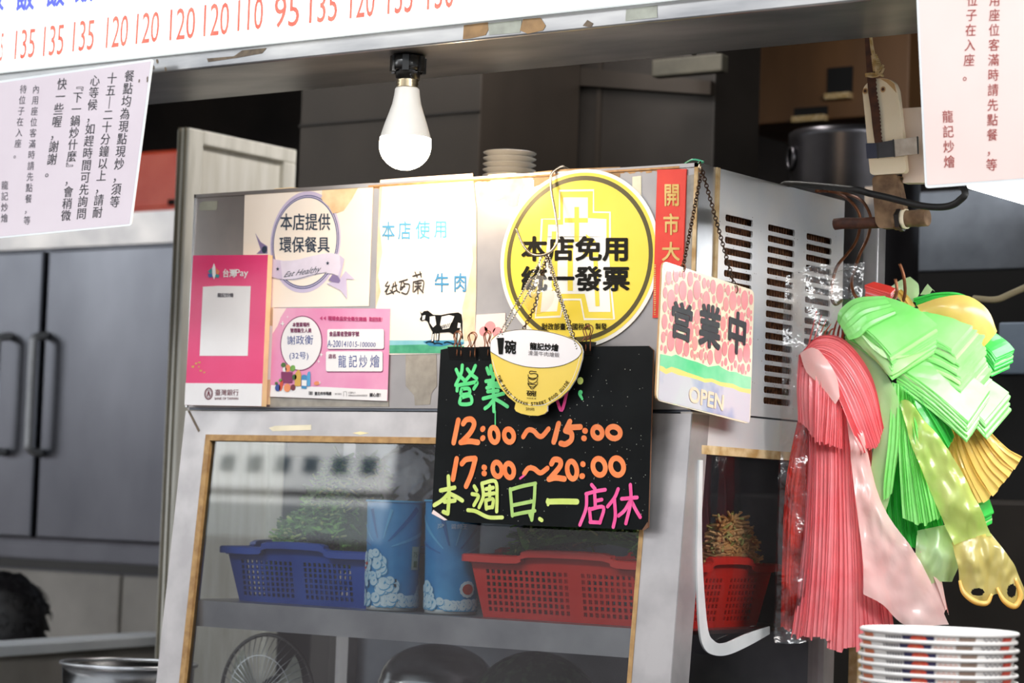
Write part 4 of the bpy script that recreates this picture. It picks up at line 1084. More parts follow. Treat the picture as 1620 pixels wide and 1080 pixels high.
def bead(F0, pts, F1, r, step, name, label, mt):
    P3 = [F0.pt(*F0.uv(*k8(pts[0])[0]))]+[F1.pt(*F1.uv(*k8(p)[0])) for p in pts[1:]]
    P3 = smooth_path(P3, 12)
    mb = MB(); acc = 0.0; mb.ball(P3[0], r, mt)
    for a, b in zip(P3, P3[1:]):
        L = (b-a).length; t = step-acc
        while t <= L: mb.ball(a.lerp(b, t/L), r, mt); t += step
        acc = (acc+L) % step
    mb.tube(P3, r*0.3, mt, 4)
    return tag(mb.build(name), label, 'chain', 'chains hanging from the wire hook')
bead(HK, [(440, 402), (350, 560), (258, 730)], BW, 0.0015, 0.0042, 'ball_chain', 'silver ball chain to the left rim of the bowl tag', 'chain_silver')
bead(HK, [(452, 408), (372, 565), (280, 712)], BW, 0.0015, 0.0042, 'ball_chain', 'second silver ball chain, just right of the leftmost one', 'chain_silver')
bead(HK, [(456, 412), (500, 560), (550, 720)], BW, 0.0015, 0.0042, 'ball_chain', 'silver ball chain to the right rim of the bowl tag', 'chain_silver')
bead(HK, [(466, 412), (515, 580), (572, 768)], BW, 0.0015, 0.0042, 'ball_chain', 'silver ball chain ending at the far right rim of the bowl tag', 'chain_silver')
def links(P3, R, r, mt, mb, step=None):
    P3 = [V(p) for p in P3]
    step = step or R*1.65; acc = 0.0; i = 0
    for a, b in zip(P3, P3[1:]):
        d = (b-a); L = d.length; d.normalize(); t = step-acc if acc else 0.0
        o1 = d.cross(V((0.3, 1, 0.2))).normalized(); o2 = d.cross(o1)
        while t <= L:
            mb.torus(a+d*t, (o1+o2*0.5 if i % 2 else o2-o1*0.5), d, R*0.85, r, mt, st=1.35, seg=10, sg2=5); t += step; i += 1
        acc = step-(t-L)
    return mb
mb = MB(); pa = HK.pt(*HK.uv(*k8((458, 410))[0])); pb = HK.pt(*HK.uv(*k8((495, 540))[0])); pc = BW.off(-0.009).pt(*BW.uv(*k8((528, 660))[0])); pd = BD.off(0.006).pt(*BD.uv(*k8((580, 760))[0]))
links([pa, pb, pc, pd], 0.0030, 0.0008, 'chain_bronze', mb)
tag(mb.build('link_chain'), 'dark bronze link chain running down right to the black board', 'chain', 'chains hanging from the wire hook')
mb = MB(); links([HK.pt(*HK.uv(*k8((448, 408))[0]))-V((0, -0.004, 0)), HK.off(-0.004).pt(*HK.uv(*k8((402, 600))[0])), BD.off(0.006).pt(*BD.uv(*k8((368, 700))[0]))], 0.0030, 0.0008, 'chain_bronze', mb)
tag(mb.build('link_chain'), 'dark bronze link chain passing behind the clear suction cup', 'chain', 'chains hanging from the wire hook')
# suction cup
SCF = FRONT.off(0.040)
cc = SCF.uv(*k8((422, 555))[0]); rc = (SCF.uv(*k8((484, 555))[0])[0]-SCF.uv(*k8((360, 555))[0])[0])/2
mb = MB(); mb.lathe(SCF.pt(*cc), [(rc, 0.0), (rc*0.97, 0.0018), (rc*0.6, 0.006), (rc*0.25, 0.010), (rc*0.22, 0.012), (0.0005, 0.012)], 'acrylic_clear', 36, ax=SCF.n)
mb.lathe(SCF.pt(*cc), [(rc*0.22, 0.011), (rc*0.20, 0.018), (rc*0.12, 0.019), (0.0005, 0.019)], 'acrylic_clear', 20, ax=SCF.n)
tag(mb.build('suction_cup'), 'clear round suction cup hanging above the bowl tag', 'suction cup')
# bowl tag
mb = MB()
ol = [(522, 110), (545, 85), (600, 50), (700, 20), (850, 3), (1000, 8), (1150, 30), (1300, 70), (1420, 120), (1480, 180), (1498, 245), (1490, 320), (1460, 430), (1420, 540), (1350, 650), (1260, 735), (1150, 800), (1118, 825), (1118, 880), (1085, 910), (1020, 928), (930, 925), (840, 905), (785, 880), (768, 850), (782, 790), (700, 725), (620, 630), (560, 500), (528, 370), (512, 250), (512, 170)]
mb.slab(BW, BW.uvs(ka(*ol)), -0.003, 0.0, 'bowl_yellow', side='laminate_edge')
rim = [(515, 240), (512, 170), (525, 120), (600, 55), (720, 22), (850, 8), (1000, 14), (1150, 38), (1300, 78), (1415, 128), (1470, 185), (1488, 245), (1450, 305), (1380, 350), (1280, 390), (1150, 412), (1020, 415), (880, 400), (750, 365), (640, 318), (560, 270)]
mb.polypx(BW, ka(*rim), 0.0005, 'bowl_white')
mb.strokepx(BW, ka(*rim), 0.0006, 0.0008, 'print_black', closed=True)
mb.strokepx(BW, ka((535, 330), (580, 480), (650, 610), (740, 710), (830, 780), (960, 815), (1100, 805), (1250, 710), (1360, 590), (1430, 440), (1470, 300)), 0.0008, 0.0005, 'laminate_edge')
qa = KQ(700, 520, 6.75)
mb.textq(BW, '1', ka((595, 100), (655, 98), (642, 268), (612, 268)), 0.0010, 'print_black', bold=0.012, em=False)
mb.textq(BW, '碗', ka((672, 122), (792, 128), (785, 268), (672, 264)), 0.0010, 'print_black', bold=0.035)
mb.textq(BW, '龍記炒燴', ka((938, 145), (1245, 165), (1240, 240), (938, 222)), 0.0010, 'print_black', bold=0.03)
mb.textq(BW, '滑蛋牛肉燴飯', ka((918, 232), (1255, 255), (1252, 306), (918, 282)), 0.0010, 'ink_grey', bold=0.0)
mb.strokepx(BW, ka((1005, 458), (940, 452), (938, 478), (985, 476), (1020, 490), (1012, 520), (960, 528), (922, 515)), 0.0012, 0.0008, 'print_black')
for y in (490, 530, 570): mb.strokepx(BW, ka((918, y), (925, y+35), (970, y+52), (1010, y+30), (1018, y)), 0.0011, 0.0008, 'print_black')
mb.strokepx(BW, ka((915, 585), (1010, 600), (975, 640), (950, 640), (915, 585)), 0.0011, 0.0008, 'print_black', smooth=False)
mb.textq(BW, '碗', ka((902, 655), (1008, 660), (1002, 722), (902, 716)), 0.0008, 'print_black', bold=0.01)
mb.textq(BW, '2024', ka((898, 732), (1002, 738), (1002, 752), (898, 744)), 0.0008, 'print_black', em=False)
mb.textq(BW, '500', ka((893, 838), (948, 844), (948, 872), (893, 868)), 0.0008, 'print_black', em=False); mb.textq(BW, '碗', ka((950, 840), (986, 844), (986, 876), (950, 872)), 0.0008, 'print_black')
arc = smooth_path([V((*p, 0)) for p in [(598, 495), (660, 620), (750, 725), (850, 785), (960, 800), (1080, 785), (1190, 725), (1290, 635), (1345, 558)]], 14)
txt = 'THE FIRST TAIWAN STREET FOOD GUIDE'
Ls = [0]
for a, b in zip(arc, arc[1:]): Ls.append(Ls[-1]+(b-a).length)
def at(s):
    for i in range(len(Ls)-1):
        if s <= Ls[i+1]: return arc[i].lerp(arc[i+1], (s-Ls[i])/(Ls[i+1]-Ls[i])), (arc[i+1]-arc[i]).normalized()
    return arc[-1], (arc[-1]-arc[-2]).normalized()
stp = Ls[-1]/len(txt)
for i, chx in enumerate(txt):
    if chx == ' ': continue
    p, d = at((i+0.5)*stp); n_ = V((d.y, -d.x, 0)); hw = stp*(0.36 if chx != 'I' else 0.1); hh = 17
    Q = [p-d*hw+n_*hh, p+d*hw+n_*hh, p+d*hw-n_*hh, p-d*hw-n_*hh]
    mb.textq(BW, chx, ka(*[(v.x, v.y) for v in Q]), 0.0008, 'print_black', bold=0.015, em=False)
tag(mb.build('bowl_tag'), 'bowl-shaped yellow and white tag hanging in front of the black board', 'tag')

# ------------------------------------------------------------------ OPEN sign on its chain
OS = Fr((0.032, 0, Z0), (0, 1, 0), (0, 0, 1))
ko = K(1020, 400, 3.6)
mb = MB()
mb.slab(OS, round_poly(OS.uvs(ko((102, 44), (624, 214), (600, 975), (64, 838))), 0.012), -0.003, 0.0, 'open_cream', side='open_edge')
qs = [V((*OS.uv(*p), 0)) for p in ko((110, 55), (617, 222), (594, 965), (72, 832))]
def bil(a, b): return (qs[0]*(1-a)+qs[1]*a)*(1-b)+(qs[3]*(1-a)+qs[2]*a)*b
rnd = random.Random(5)
bnd = ko((87, 575), (120, 582), (150, 588), (175, 578), (205, 592), (240, 605), (300, 622), (360, 648), (420, 640), (440, 655), (480, 675), (520, 678), (560, 698), (604, 706))
yb = ko((84, 640), (105, 648), (120, 660), (150, 648), (190, 660), (240, 680), (300, 700), (340, 715), (380, 715), (430, 735), (500, 745), (540, 765), (570, 772), (602, 775))
bb = ko((83, 668), (105, 682), (120, 690), (150, 678), (190, 695), (240, 705), (300, 722), (340, 738), (380, 735), (430, 758), (500, 770), (540, 790), (570, 795), (600, 802))
bot = ko((594, 966), (440, 925), (250, 880), (85, 838), (74, 826))
mb.polypx(OS, bnd+list(reversed(yb)), 0.0006, 'open_green')
mb.polypx(OS, yb+list(reversed(bb)), 0.0006, 'open_yellow')
mb.polypx(OS, bb+bot, 0.0006, 'open_blue')
dots = []
def bnd_v(u):
    pu = [OS.uv(*p) for p in bnd]
    for a, b in zip(pu, pu[1:]):
        if a[0] <= u <= b[0]: return a[1]+(b[1]-a[1])*(u-a[0])/(b[0]-a[0]+1e-9)
    return pu[0][1] if u < pu[0][0] else pu[-1][1]
for r in (0.0105, 0.0078, 0.0058, 0.0044, 0.0032, 0.0022):
    for _ in range(2200):
        a, b = rnd.random(), rnd.random()*0.74
        p = bil(a, b)
        if p.y-r*1.45 < bnd_v(p.x)+0.001: continue
        e0, e1, e2 = bil(0, b), bil(1, b), bil(a, 0)
        if p.x-r < e0.x or p.x+r > e1.x or p.y+r*1.4 > e2.y: continue
        if all(math.hypot((p.x-x), (p.y-y)/1.4) > r+rr+0.0006 for x, y, rr in dots): dots.append((p.x, p.y, r))
        if r > 0.007 and len(dots) > (14 if r > 0.01 else 40): break
for x, y, r in dots: mb.ell(OS, (x, y), r, r*1.4, 0.0006, 'open_pink', 16)
for chx, Q in (('営', ((150, 268), (275, 305), (260, 512), (142, 472))), ('業', ((312, 285), (432, 315), (422, 556), (305, 520))), ('中', ((474, 322), (582, 358), (570, 592), (466, 552)))):
    mb.textq(OS, chx, ko(*Q), 0.0012, 'ink_dark', bold=0.036)
mb.textq(OS, 'OPEN', ko((252, 758), (446, 812), (440, 896), (248, 845)), 0.0012, 'open_letter', bold=0.03, em=False)
tag(mb.build('open_sign'), 'pink dotted open sign hanging by a chain at the cabinet corner', 'sign')
kk2 = K(1020, 250, 4.695)
hl = OS.off(-0.0015).pt(*OS.uv(*kk2((290, 815))[0])); hr = OS.off(-0.0015).pt(*OS.uv(*kk2((680, 975))[0]))
ring = OS.off(-0.012).pt(*OS.uv(*kk2((478, 60))[0]))
mb = MB(); links([hl, ring-V((0, 0, 0.004))], 0.0031, 0.00085, 'chain_bronze', mb); links([ring-V((0, 0, 0.004)), hr], 0.0031, 0.00085, 'chain_bronze', mb)
for p in (hl, hr): mb.torus(p, V((0.2, 1, 0)), V((0, 0, 1)), 0.005, 0.0009, 'copper_wire', st=1.2, seg=14)
tag(mb.build('sign_chain'), 'dark link chain holding the pink dotted open sign', 'chain')
mb = MB(); mb.torus(ring+V((-0.004, 0.001, 0.0)), V((1, 0.4, 0)), V((0, 0, 1)), 0.0075, 0.0012, 'wire_steel', seg=20, sg2=6)
mb.tube([V((-0.03, 0.01, ZT+0.002)), V((-0.012, 0.004, ZT+0.006)), V((0.004, 0.006, ZT+0.002)), ring+V((-0.006, 0, 0.006))], 0.0016, 'tape_green', 6, sub=5)
tag(mb.build('ring_hook'), 'green coated wire with a ring at the top corner of the cabinet', 'hook')

# ------------------------------------------------------------------ inside the cabinet
class ConeFr:
    """wraps flat drawings round an upright cup or bowl; u runs round the wall, v up from the base"""
    def __init__(s, c, r0, r1, hh, a0): s.c = V(c); s.r0 = r0; s.r1 = r1; s.h = hh; s.a0 = a0
    def pt(s, u, v, h=0):
        r = s.r0+(s.r1-s.r0)*v/s.h+h; a = s.a0+u/((s.r0+s.r1)/2)
        return s.c+V((r*math.cos(a), r*math.sin(a), v))
FACE = math.atan2(CAM_P.y, CAM_P.x+0.5)      # direction from the cabinet to the viewer
def basket(cx, cy, z, wx, wy, hgt, mt, label, rot=0.0):
    t = empty('vegetable_basket', (cx, cy, z), label, 'basket')
    c_, s_ = math.cos(rot), math.sin(rot)
    X = V((c_, s_, 0)); Y = V((-s_, c_, 0)); Z = V((0, 0, 1)); C = V((cx, cy, z))
    tp = 0.018
    mb = MB()
    def wall(o, u, wid, nrm):
        vdir = (Z*hgt+nrm*tp)
        F = Fr(o, u, vdir); L = vdir.length
        out = [(-wid/2+tp, 0), (wid/2-tp, 0), (wid/2, L), (-wid/2, L)]
        hs = []
        n = int((wid-2*tp-0.03)/0.0105); rows = 7
        for i in range(n):
            u0 = -wid/2+tp+0.012+i*0.0105
            if abs(u0+0.003) < 0.010: continue
            for j in range(rows):
                v0 = 0.010+j*(L-0.030)/rows; hs.append([(u0, v0), (u0+0.006, v0), (u0+0.006, v0+0.0066), (u0, v0+0.0066)])
        mb.slab(F, out, -0.0024, 0.0, mt, hs)
    wall(C-Y*(wy/2-tp), X, wx, -Y); wall(C+X*(wx/2-tp), Y, wy, X); wall(C+Y*(wy/2-tp), -X, wx, Y); wall(C-X*(wx/2-tp), -Y, wy, -X)
    mb.obox(C+Z*0.0015, X, Y, Z, wx/2-tp, wy/2-tp, 0.0015, mt)
    part(mb, 'basket_wall', t)
    mb = MB()
    def rimpt(a, b): return C+X*a+Y*b
    hx_, hy_ = wx/2+0.004, wy/2+0.004
    pts = []
    for (ax, ay), (bx, by) in (((-hx_, -hy_), (hx_, -hy_)), ((hx_, -hy_), (hx_, hy_)), ((hx_, hy_), (-hx_, hy_)), ((-hx_, hy_), (-hx_, -hy_))):
        for f_, dz in ((0.03, 0), (0.26, 0), (0.31, 0.010), (0.66, 0.010), (0.72, 0), (0.97, 0)):
            pts.append(rimpt(ax+(bx-ax)*f_, ay+(by-ay)*f_)+Z*(hgt+dz-0.002))
    ring = smooth_path(pts, 3, True); n = len(ring)
    vs = []
    for i, p in enumerate(ring):
        d = (ring[(i+1) % n]-ring[i-1]).normalized(); o = d.cross(Z).normalized()
        vs += [p-o*0.006+Z*0.002, p+o*0.004+Z*0.002, p+o*0.0075, p+o*0.0075-Z*0.010, p+o*0.005-Z*0.010, p+o*0.004-Z*0.002, p-o*0.006-Z*0.012]
    fs = [(i*7+j, i*7+(j+1) % 7, ((i+1) % n)*7+(j+1) % 7, ((i+1) % n)*7+j) for i in range(n) for j in range(7)]
    mb.add(vs, fs, mt, False)
    part(mb, 'basket_rim', t)
    return t
bl0 = hit_y(338, 870, 0.045); bl1 = hit_y(585, 890, 0.045)
blc = ((-0.930-0.640)/2)
xl = hit_y(326, 868, 0.05).x; xr = hit_y(590, 880, 0.05).x
if xl < -0.94: xl = -0.94
basket((xl+xr)/2, 0.05+0.12, ZS, xr-xl, 0.24, 0.092, 'blue_basket', 'blue plastic basket of chopped greens behind the front glass')
rl = hit_y(742, 892, 0.04).x; rr = -0.036
basket((rl+rr)/2, 0.04+0.14, ZS, rr-rl, 0.28, 0.098, 'red_basket', 'red plastic basket of chopped greens at the right end of the shelf')
def heap(name, label, cat, cx, cy, z0, rx, ry, hfun, n, seed, pal, ln=(0.02, 0.06), core='leaf_dark'):
    rnd = random.Random(seed); mb = MB()
    N = 14
    vs = []; 
    for i in range(N+1):
        for j in range(N+1):
            a = -1+2*i/N; b = -1+2*j/N
            vs.append(V((cx+a*rx, cy+b*ry, z0+max(0.0, hfun(a, b)-0.012))))
    mb.add(vs, [(i*(N+1)+j, (i+1)*(N+1)+j, (i+1)*(N+1)+j+1, i*(N+1)+j+1) for i in range(N) for j in range(N)], core)
    for _ in range(n):
        a, b = rnd.uniform(-1, 1), rnd.uniform(-1, 1); hh = hfun(a, b)
        if hh < 0.004: continue
        p = V((cx+a*rx, cy+b*ry, z0+hh-rnd.random()*0.012))
        L = rnd.uniform(*ln); an = rnd.uniform(0, math.pi); el = rnd.gauss(0, 0.33)
        d = V((math.cos(an)*math.cos(el), math.sin(an)*math.cos(el)*0.8, math.sin(el))).normalized()
        mt = rnd.choices([q_[0] for q_ in pal], [q_[1] for q_ in pal])[0]
        kind = rnd.random()
        up = V((rnd.uniform(-.5, .5), rnd.uniform(-.8, .2), 1)).normalized(); sd = d.cross(up).normalized()
        q0 = p-d*L/2; q1 = p+d*L/2
        for q in (q0, q1):
            q.x = min(max(q.x, cx-rx), cx+rx); q.y = min(max(q.y, cy-ry), cy+ry)
        if mt in ('stem_pale', 'sprout') or kind < 0.35:
            mid = (q0+q1)/2+up*rnd.uniform(-.004, .006)
            mb.tube([q0, mid, q1], rnd.uniform(0.0011, 0.0026), mt, 5)
        else:
            w_ = rnd.uniform(0.003, 0.0075); mid = (q0+q1)/2+up*rnd.uniform(-.006, .008)
            mb.add([q0-sd*w_*.5, q0+sd*w_*.5, mid+sd*w_+up*.001, mid-up*.001, mid-sd*w_+up*.001, q1+sd*w_*.3, q1-sd*w_*.3], [(0, 1, 2, 3), (0, 3, 4), (3, 2, 5), (3, 5, 6, 4)], mt)
    return tag(mb.build(name), label, cat, kind='stuff')
pal = (('leaf_dark', 5), ('leaf_mid', 5), ('stem_pale', 2))
bcx = (xl+xr)/2
hx0_ = xl+0.035; hx1_ = hit_y(648, 752, 0.205).x-0.058
def h1(a, b):
    g = 0.095+0.115*(0.5+0.5*math.tanh((a+0.15)*2.0))+0.015*math.sin(a*6+1)
    return max(0, g*(1-0.55*abs(b)**2.0)*min(1, (1.03-a)*6, (1.03+a)*3.5))
heap('chopped_greens', 'tall heap of chopped green stalks filling the blue basket', 'greens', (hx0_+hx1_)/2, 0.185, ZS+0.045, (hx1_-hx0_)/2, 0.078, h1, 3200, 3, (('leaf_dark', 6), ('leaf_mid', 5), ('stem_pale', 1)))
rcx = (rl+rr)/2
def h3(a, b): return max(0, (0.125+0.03*math.cos(2*(a-0.2)))*(1-0.45*abs(b)**2)*min(1, (1.04-abs(a))*3.2))
heap('chopped_greens', 'heap of chopped green stalks in the red basket under the black board', 'greens', rcx-0.012, 0.125, ZS+0.05, (rr-rl)/2-0.045, 0.065, h3, 1300, 5, pal)
def h4(a, b): return max(0, 0.12*(1-0.5*a*a)*(1-0.5*b*b))
heap('bean_sprouts', 'heap of pale sprouts seen through the side glass in the red basket', 'sprouts', -0.075, 0.25, ZS+0.05, 0.028, 0.055, h4, 420, 6, (('sprout', 6), ('stem_pale', 1)), (0.02, 0.05), core='sprout')
# two paper cups
def cup(px, py, y, label, deco, r1=0.0452, r0=0.0408):
    b = hit_y(px, py, y); hh = hit_y(px, 793, y).z-ZS-0.001
    c = V((b.x, y, ZS+0.001)); t = empty('paper_cup', c, label, 'cup', 'blue paper cups on the shelf')
    F = ConeFr(c, r0, r1, hh, math.atan2(CAM_P.y-c.y, CAM_P.x-c.x))
    mb = MB()
    mb.lathe(c, [(r0-0.004, 0.004), (r0-0.003, 0.0), (r0, 0.0), (r0+(r1-r0)*0.04, hh*0.04)], 'cup_white', 48)
    mb.lathe(c, [(r0+(r1-r0)*0.04, hh*0.04), (r1, hh)], 'cup_blue', 64)
    mb.lathe(c, [(r1-0.0008, hh), (r0-0.002, 0.006), (0.0005, 0.006)], 'cup_white', 48)
    deco(mb, F, hh)
    part(mb, 'cup_wall', t)
    mb = MB(); mb.torus(c+V((0, 0, hh)), V((0, 0, 1)), V((1, 0, 0)), r1+0.0006, 0.0019, 'cup_sky', seg=60, sg2=8); part(mb, 'rolled_rim', t)
    return t, c, hh
def cloudband(mb, F, seed, lo, hi, n):
    rnd = random.Random(seed)
    for i in range(n):
        u = rnd.uniform(-0.07, 0.07); v = lo+(hi-lo)*rnd.random()**1.3*(0.55+0.45*math.cos(u*40+seed)); r = rnd.uniform(0.005, 0.0105)
        if v < r+0.006: v = r+0.006
        h0 = 0.0012+i*0.00002
        mb.ell(F, (u+0.0008, v-0.0009), r*1.04, r*1.04, h0-0.00004, 'cup_cloud_line', 16); mb.ell(F, (u, v), r, r*0.94, h0, 'cup_cloud', 16)
def rays(mb, F, hh, u0, v0):
    for i, (a, w_) in enumerate(((20, 5), (48, 6), (75, 4), (105, 6), (135, 5), (160, 5))):
        for k in range(8):
            d0 = 0.02+k*0.012; d1 = d0+0.0122
            pts = []
            for d, s in ((d0, -1), (d1, -1), (d1, 1), (d0, 1)):
                an = rad(a+s*w_*0.5); pts.append((u0+d*math.cos(an), v0+d*math.sin(an)))
            if all(p[1] < hh-0.006 and abs(p[0]) < 0.07 and p[1] > 0.02 for p in pts): mb.poly(F, pts, 0.0009, 'cup_sky' if i % 2 == 0 else 'cup_blue_dark')
def deco_l(mb, F, hh):
    rays(mb, F, hh, -0.022, hh*0.55); cloudband(mb, F, 2, 0.008, hh*0.62, 110)
    # recycling mark, label tag
    for (u, v) in ((-0.008, 0.046), (0.001, 0.046), (-0.008, 0.038), (0.001, 0.038)): mb.poly(F, [(u, v), (u+0.0055, v), (u+0.0055, v+0.005), (u, v+0.005)], 0.0026, 'ink_navy')
    mb.poly(F, [(-0.012, 0.010), (0.008, 0.010), (0.008, 0.031), (-0.012, 0.031)], 0.0026, 'cup_cloud')
    for k in range(4): mb.poly(F, [(0.031+k*0.004, 0.066), (0.0352+k*0.004, 0.066), (0.0352+k*0.004, 0.103), (0.031+k*0.004, 0.103)], 0.0024, 'cup_label')
    vs, fs = glyph('75', 0.01, 0); mb.add([F.pt(0.033+v[0]*0.0105, 0.086+v[1]*0.012, 0.003) for v in vs], fs, 'cup_green')
    mb.poly(F, [(0.035, 0.070), (0.043, 0.070), (0.043, 0.080), (0.035, 0.080)], 0.003, 'cup_green')
    for i in range(9): mb.ell(F, (-0.055+0.003*math.sin(i*2), 0.05+i*0.0035), 0.005, 0.003, 0.0026+i*0.00003, 'pat_red' if i % 2 else 'cup_cloud', 10)
def deco_r(mb, F, hh):
    rays(mb, F, hh, 0.0, hh*0.5); cloudband(mb, F, 9, 0.006, hh*0.30, 60)
    vs, fs = glyph('JSP', 0.02, 0); mb.add([F.pt(-0.024+v[0]*0.0085, hh*0.765+v[1]*0.0085, 0.0016) for v in vs], fs, 'cup_cloud')
    vs, fs = glyph('醬師王', 0.01, 0); mb.add([F.pt(-0.003+v[0]*0.0085, hh*0.762+v[1]*0.0085, 0.0016) for v in vs], fs, 'cup_cloud')
    for i in range(12):
        a = i*0.52; mb.ell(F, (0.028+0.010*math.cos(a), 0.040+0.009*math.sin(a)), 0.0048, 0.0045, 0.0020+i*0.00002, 'cup_cloud', 10)
    mb.ell(F, (0.028, 0.040), 0.010, 0.0085, 0.0028, 'pat_red', 14)
cl, ccl, hhl = cup(619, 962, 0.065, 'blue paper cup with white clouds, left of the pair behind the glass', deco_l)
cup(712, 968, 0.070, 'blue paper cup with small white lettering, right of the pair behind the glass', deco_r)
# clear bag behind the cups
rnd = random.Random(11)
bm = bmesh.new(); bmesh.ops.create_icosphere(bm, subdivisions=4, radius=1)
cb = hit_y(648, 752, 0.20)
from mathutils import noise as mnoise
for v in bm.verts:
    n_ = mnoise.noise(v.co*2.2)*0.22+mnoise.noise(v.co*6)*0.10
    v.co = v.co*(1+n_)
    v.co = V((v.co.x*0.062, v.co.y*0.035, v.co.z*0.062))
bm.verts.index_update()
mb = MB(); mb.add([V((cb.x, 0.205, cb.z))+v.co for v in bm.verts], [tuple(v.index for v in f.verts) for f in bm.faces], 'film_clouded', True); bm.free()
tag(mb.build('clear_bag'), 'crumpled clear plastic bag resting above the two blue cups', 'plastic bag')
mb = MB(); mb.box((cb.x-0.055, 0.165, ZS+0.0005), (cb.x+0.05, 0.245, cb.z-0.052), 'steel_plain', 0.004)
tag(mb.build('steel_tin'), 'steel tin behind the two blue cups carrying the clear bag', 'tin')

# under the shelf
fc = hit_y(432, 1010, 0.20); fz = ZB+0.02
fan = empty('reflection_fan', (fc.x, 0.21, fz), 'dark fan with a wire guard, added for a reflection in the front glass', 'fan')  # solid fan added where the front glass shows a wheel-like reflection
fcz = min(fc.z, ZS-0.062-0.105)
FC = V((fc.x, 0.19, fcz+0.0))
mb = MB(); mb.torus(FC, V((0, 1, 0)), V((1, 0, 0)), 0.105, 0.0035, 'black_plastic', seg=48, sg2=8)
for k in range(44):
    a = 2*math.pi*k/44; d = V((math.cos(a), 0, math.sin(a)))
    mb.tube([FC+d*0.022+V((0, -0.022, 0)), FC+d*0.07+V((0, -0.02, 0)), FC+d*0.105], 0.0007, 'steel_plain', 4)
mb.torus(FC+V((0, -0.02, 0)), V((0, 1, 0)), V((1, 0, 0)), 0.07, 0.0009, 'steel_plain', seg=40, sg2=5); part(mb, 'wire_guard', fan)
mb = MB(); mb.lathe(FC+V((0, -0.024, 0)), [(0.0005, 0), (0.022, 0.001), (0.023, 0.004), (0.0005, 0.004)], 'steel_plain', 24, ax=(0, 1, 0)); part(mb, 'guard_cap', fan)
mb = MB()
for k in range(3):
    a0 = 2*math.pi*k/3; vs = []
    for i in range(7):
        for j in range(4):
            a = a0+i*0.16; r = 0.018+j*0.024; vs.append(FC+V((r*math.cos(a), -0.006+0.004*i-0.01, r*math.sin(a))))
    mb.add(vs, [(i*4+j, i*4+j+1, i*4+j+5, i*4+j+4) for i in range(6) for j in range(3)], 'tape_grey', True)
part(mb, 'blade', fan)
mb = MB(); mb.lathe(FC+V((0, 0.012, 0)), [(0.0005, 0), (0.03, 0.0), (0.036, 0.02), (0.032, 0.06), (0.0005, 0.065)], 'black_plastic', 24, ax=(0, 1, 0)); part(mb, 'motor_housing', fan)
mb = MB(); mb.tube([FC+V((0, 0.03, -0.03)), V((FC.x, 0.22, fz+0.02))], 0.010, 'black_plastic', 12); mb.lathe(V((FC.x, 0.22, fz+0.0005)), [(0.075, 0), (0.075, 0.008), (0.05, 0.02), (0.012, 0.026)], 'black_plastic', 32, cap0=True); part(mb, 'stand', fan)
pc = hit_y(688, 1016, 0.18)
pot = empty('steel_pot', (pc.x, 0.19, ZB+0.02), 'shiny steel pot with a domed lid under the shelf behind the glass', 'pot')
P0 = V((pc.x, 0.19, ZB+0.0205)); zt_ = pc.z-P0.z
mb = MB(); mb.lathe(P0, [(0.085, 0), (0.092, 0.006), (0.092, zt_-0.075), (0.096, zt_-0.072)], 'pot_steel', 48, cap0=True); part(mb, 'pot_body', pot)
mb = MB(); mb.lathe(P0, [(0.097, zt_-0.0715), (0.098, zt_-0.066)]+[(0.095*math.cos(rad(a)), zt_-0.064+0.062*math.sin(rad(a))) for a in range(5, 90, 8)]+[(0.0005, zt_-0.002)], 'pot_steel', 48); part(mb, 'lid', pot)
mc = hit_y(850, 1030, 0.17)
mb = MB(); mb.ball(V((mc.x, 0.17, ZB+0.0205+(mc.z-ZB-0.02)/2)), 1.0, 'melon_green', 32, 20, (0.125, 0.10, (mc.z-ZB-0.02)/2))
tag(mb.build('melon'), 'dark green mottled melon under the shelf behind the glass', 'melon')

# ------------------------------------------------------------------ plates on top of the cabinet
pp = hit_y(806, 262, 0.30)
for i in range(9):
    mb = MB(); c = V((pp.x, 0.30, ZT+0.0005+i*0.0098))
    mb.lathe(c, [(0.028, 0.0), (0.030, 0.0), (0.036, 0.0035), (0.0445, 0.0075), (0.0455, 0.0085), (0.0435, 0.0095), (0.035, 0.0055), (0.0005, 0.0045)], 'plate_white', 40, cap0=True)
    if i >= 0: tag(mb.build('plate'), ('topmost white plate of the stack on the cabinet top' if i == 8 else 'white plate in the stack on the cabinet top, below the topmost'), 'plate', 'white plates stacked on the cabinet')
mb = MB(); p2 = hit_y(866, 262, 0.34)
for i in range(6): mb.lathe(V((p2.x, 0.34, ZT+0.0005+i*0.0085)), [(0.020, 0.0), (0.024, 0.002), (0.0355, 0.006), (0.036, 0.0075), (0.034, 0.008), (0.0005, 0.004)], 'plate_white', 32, cap0=True)
tag(mb.build('saucer_stack'), 'short grey-white saucer stack just right of the taller plate stack', 'saucers')

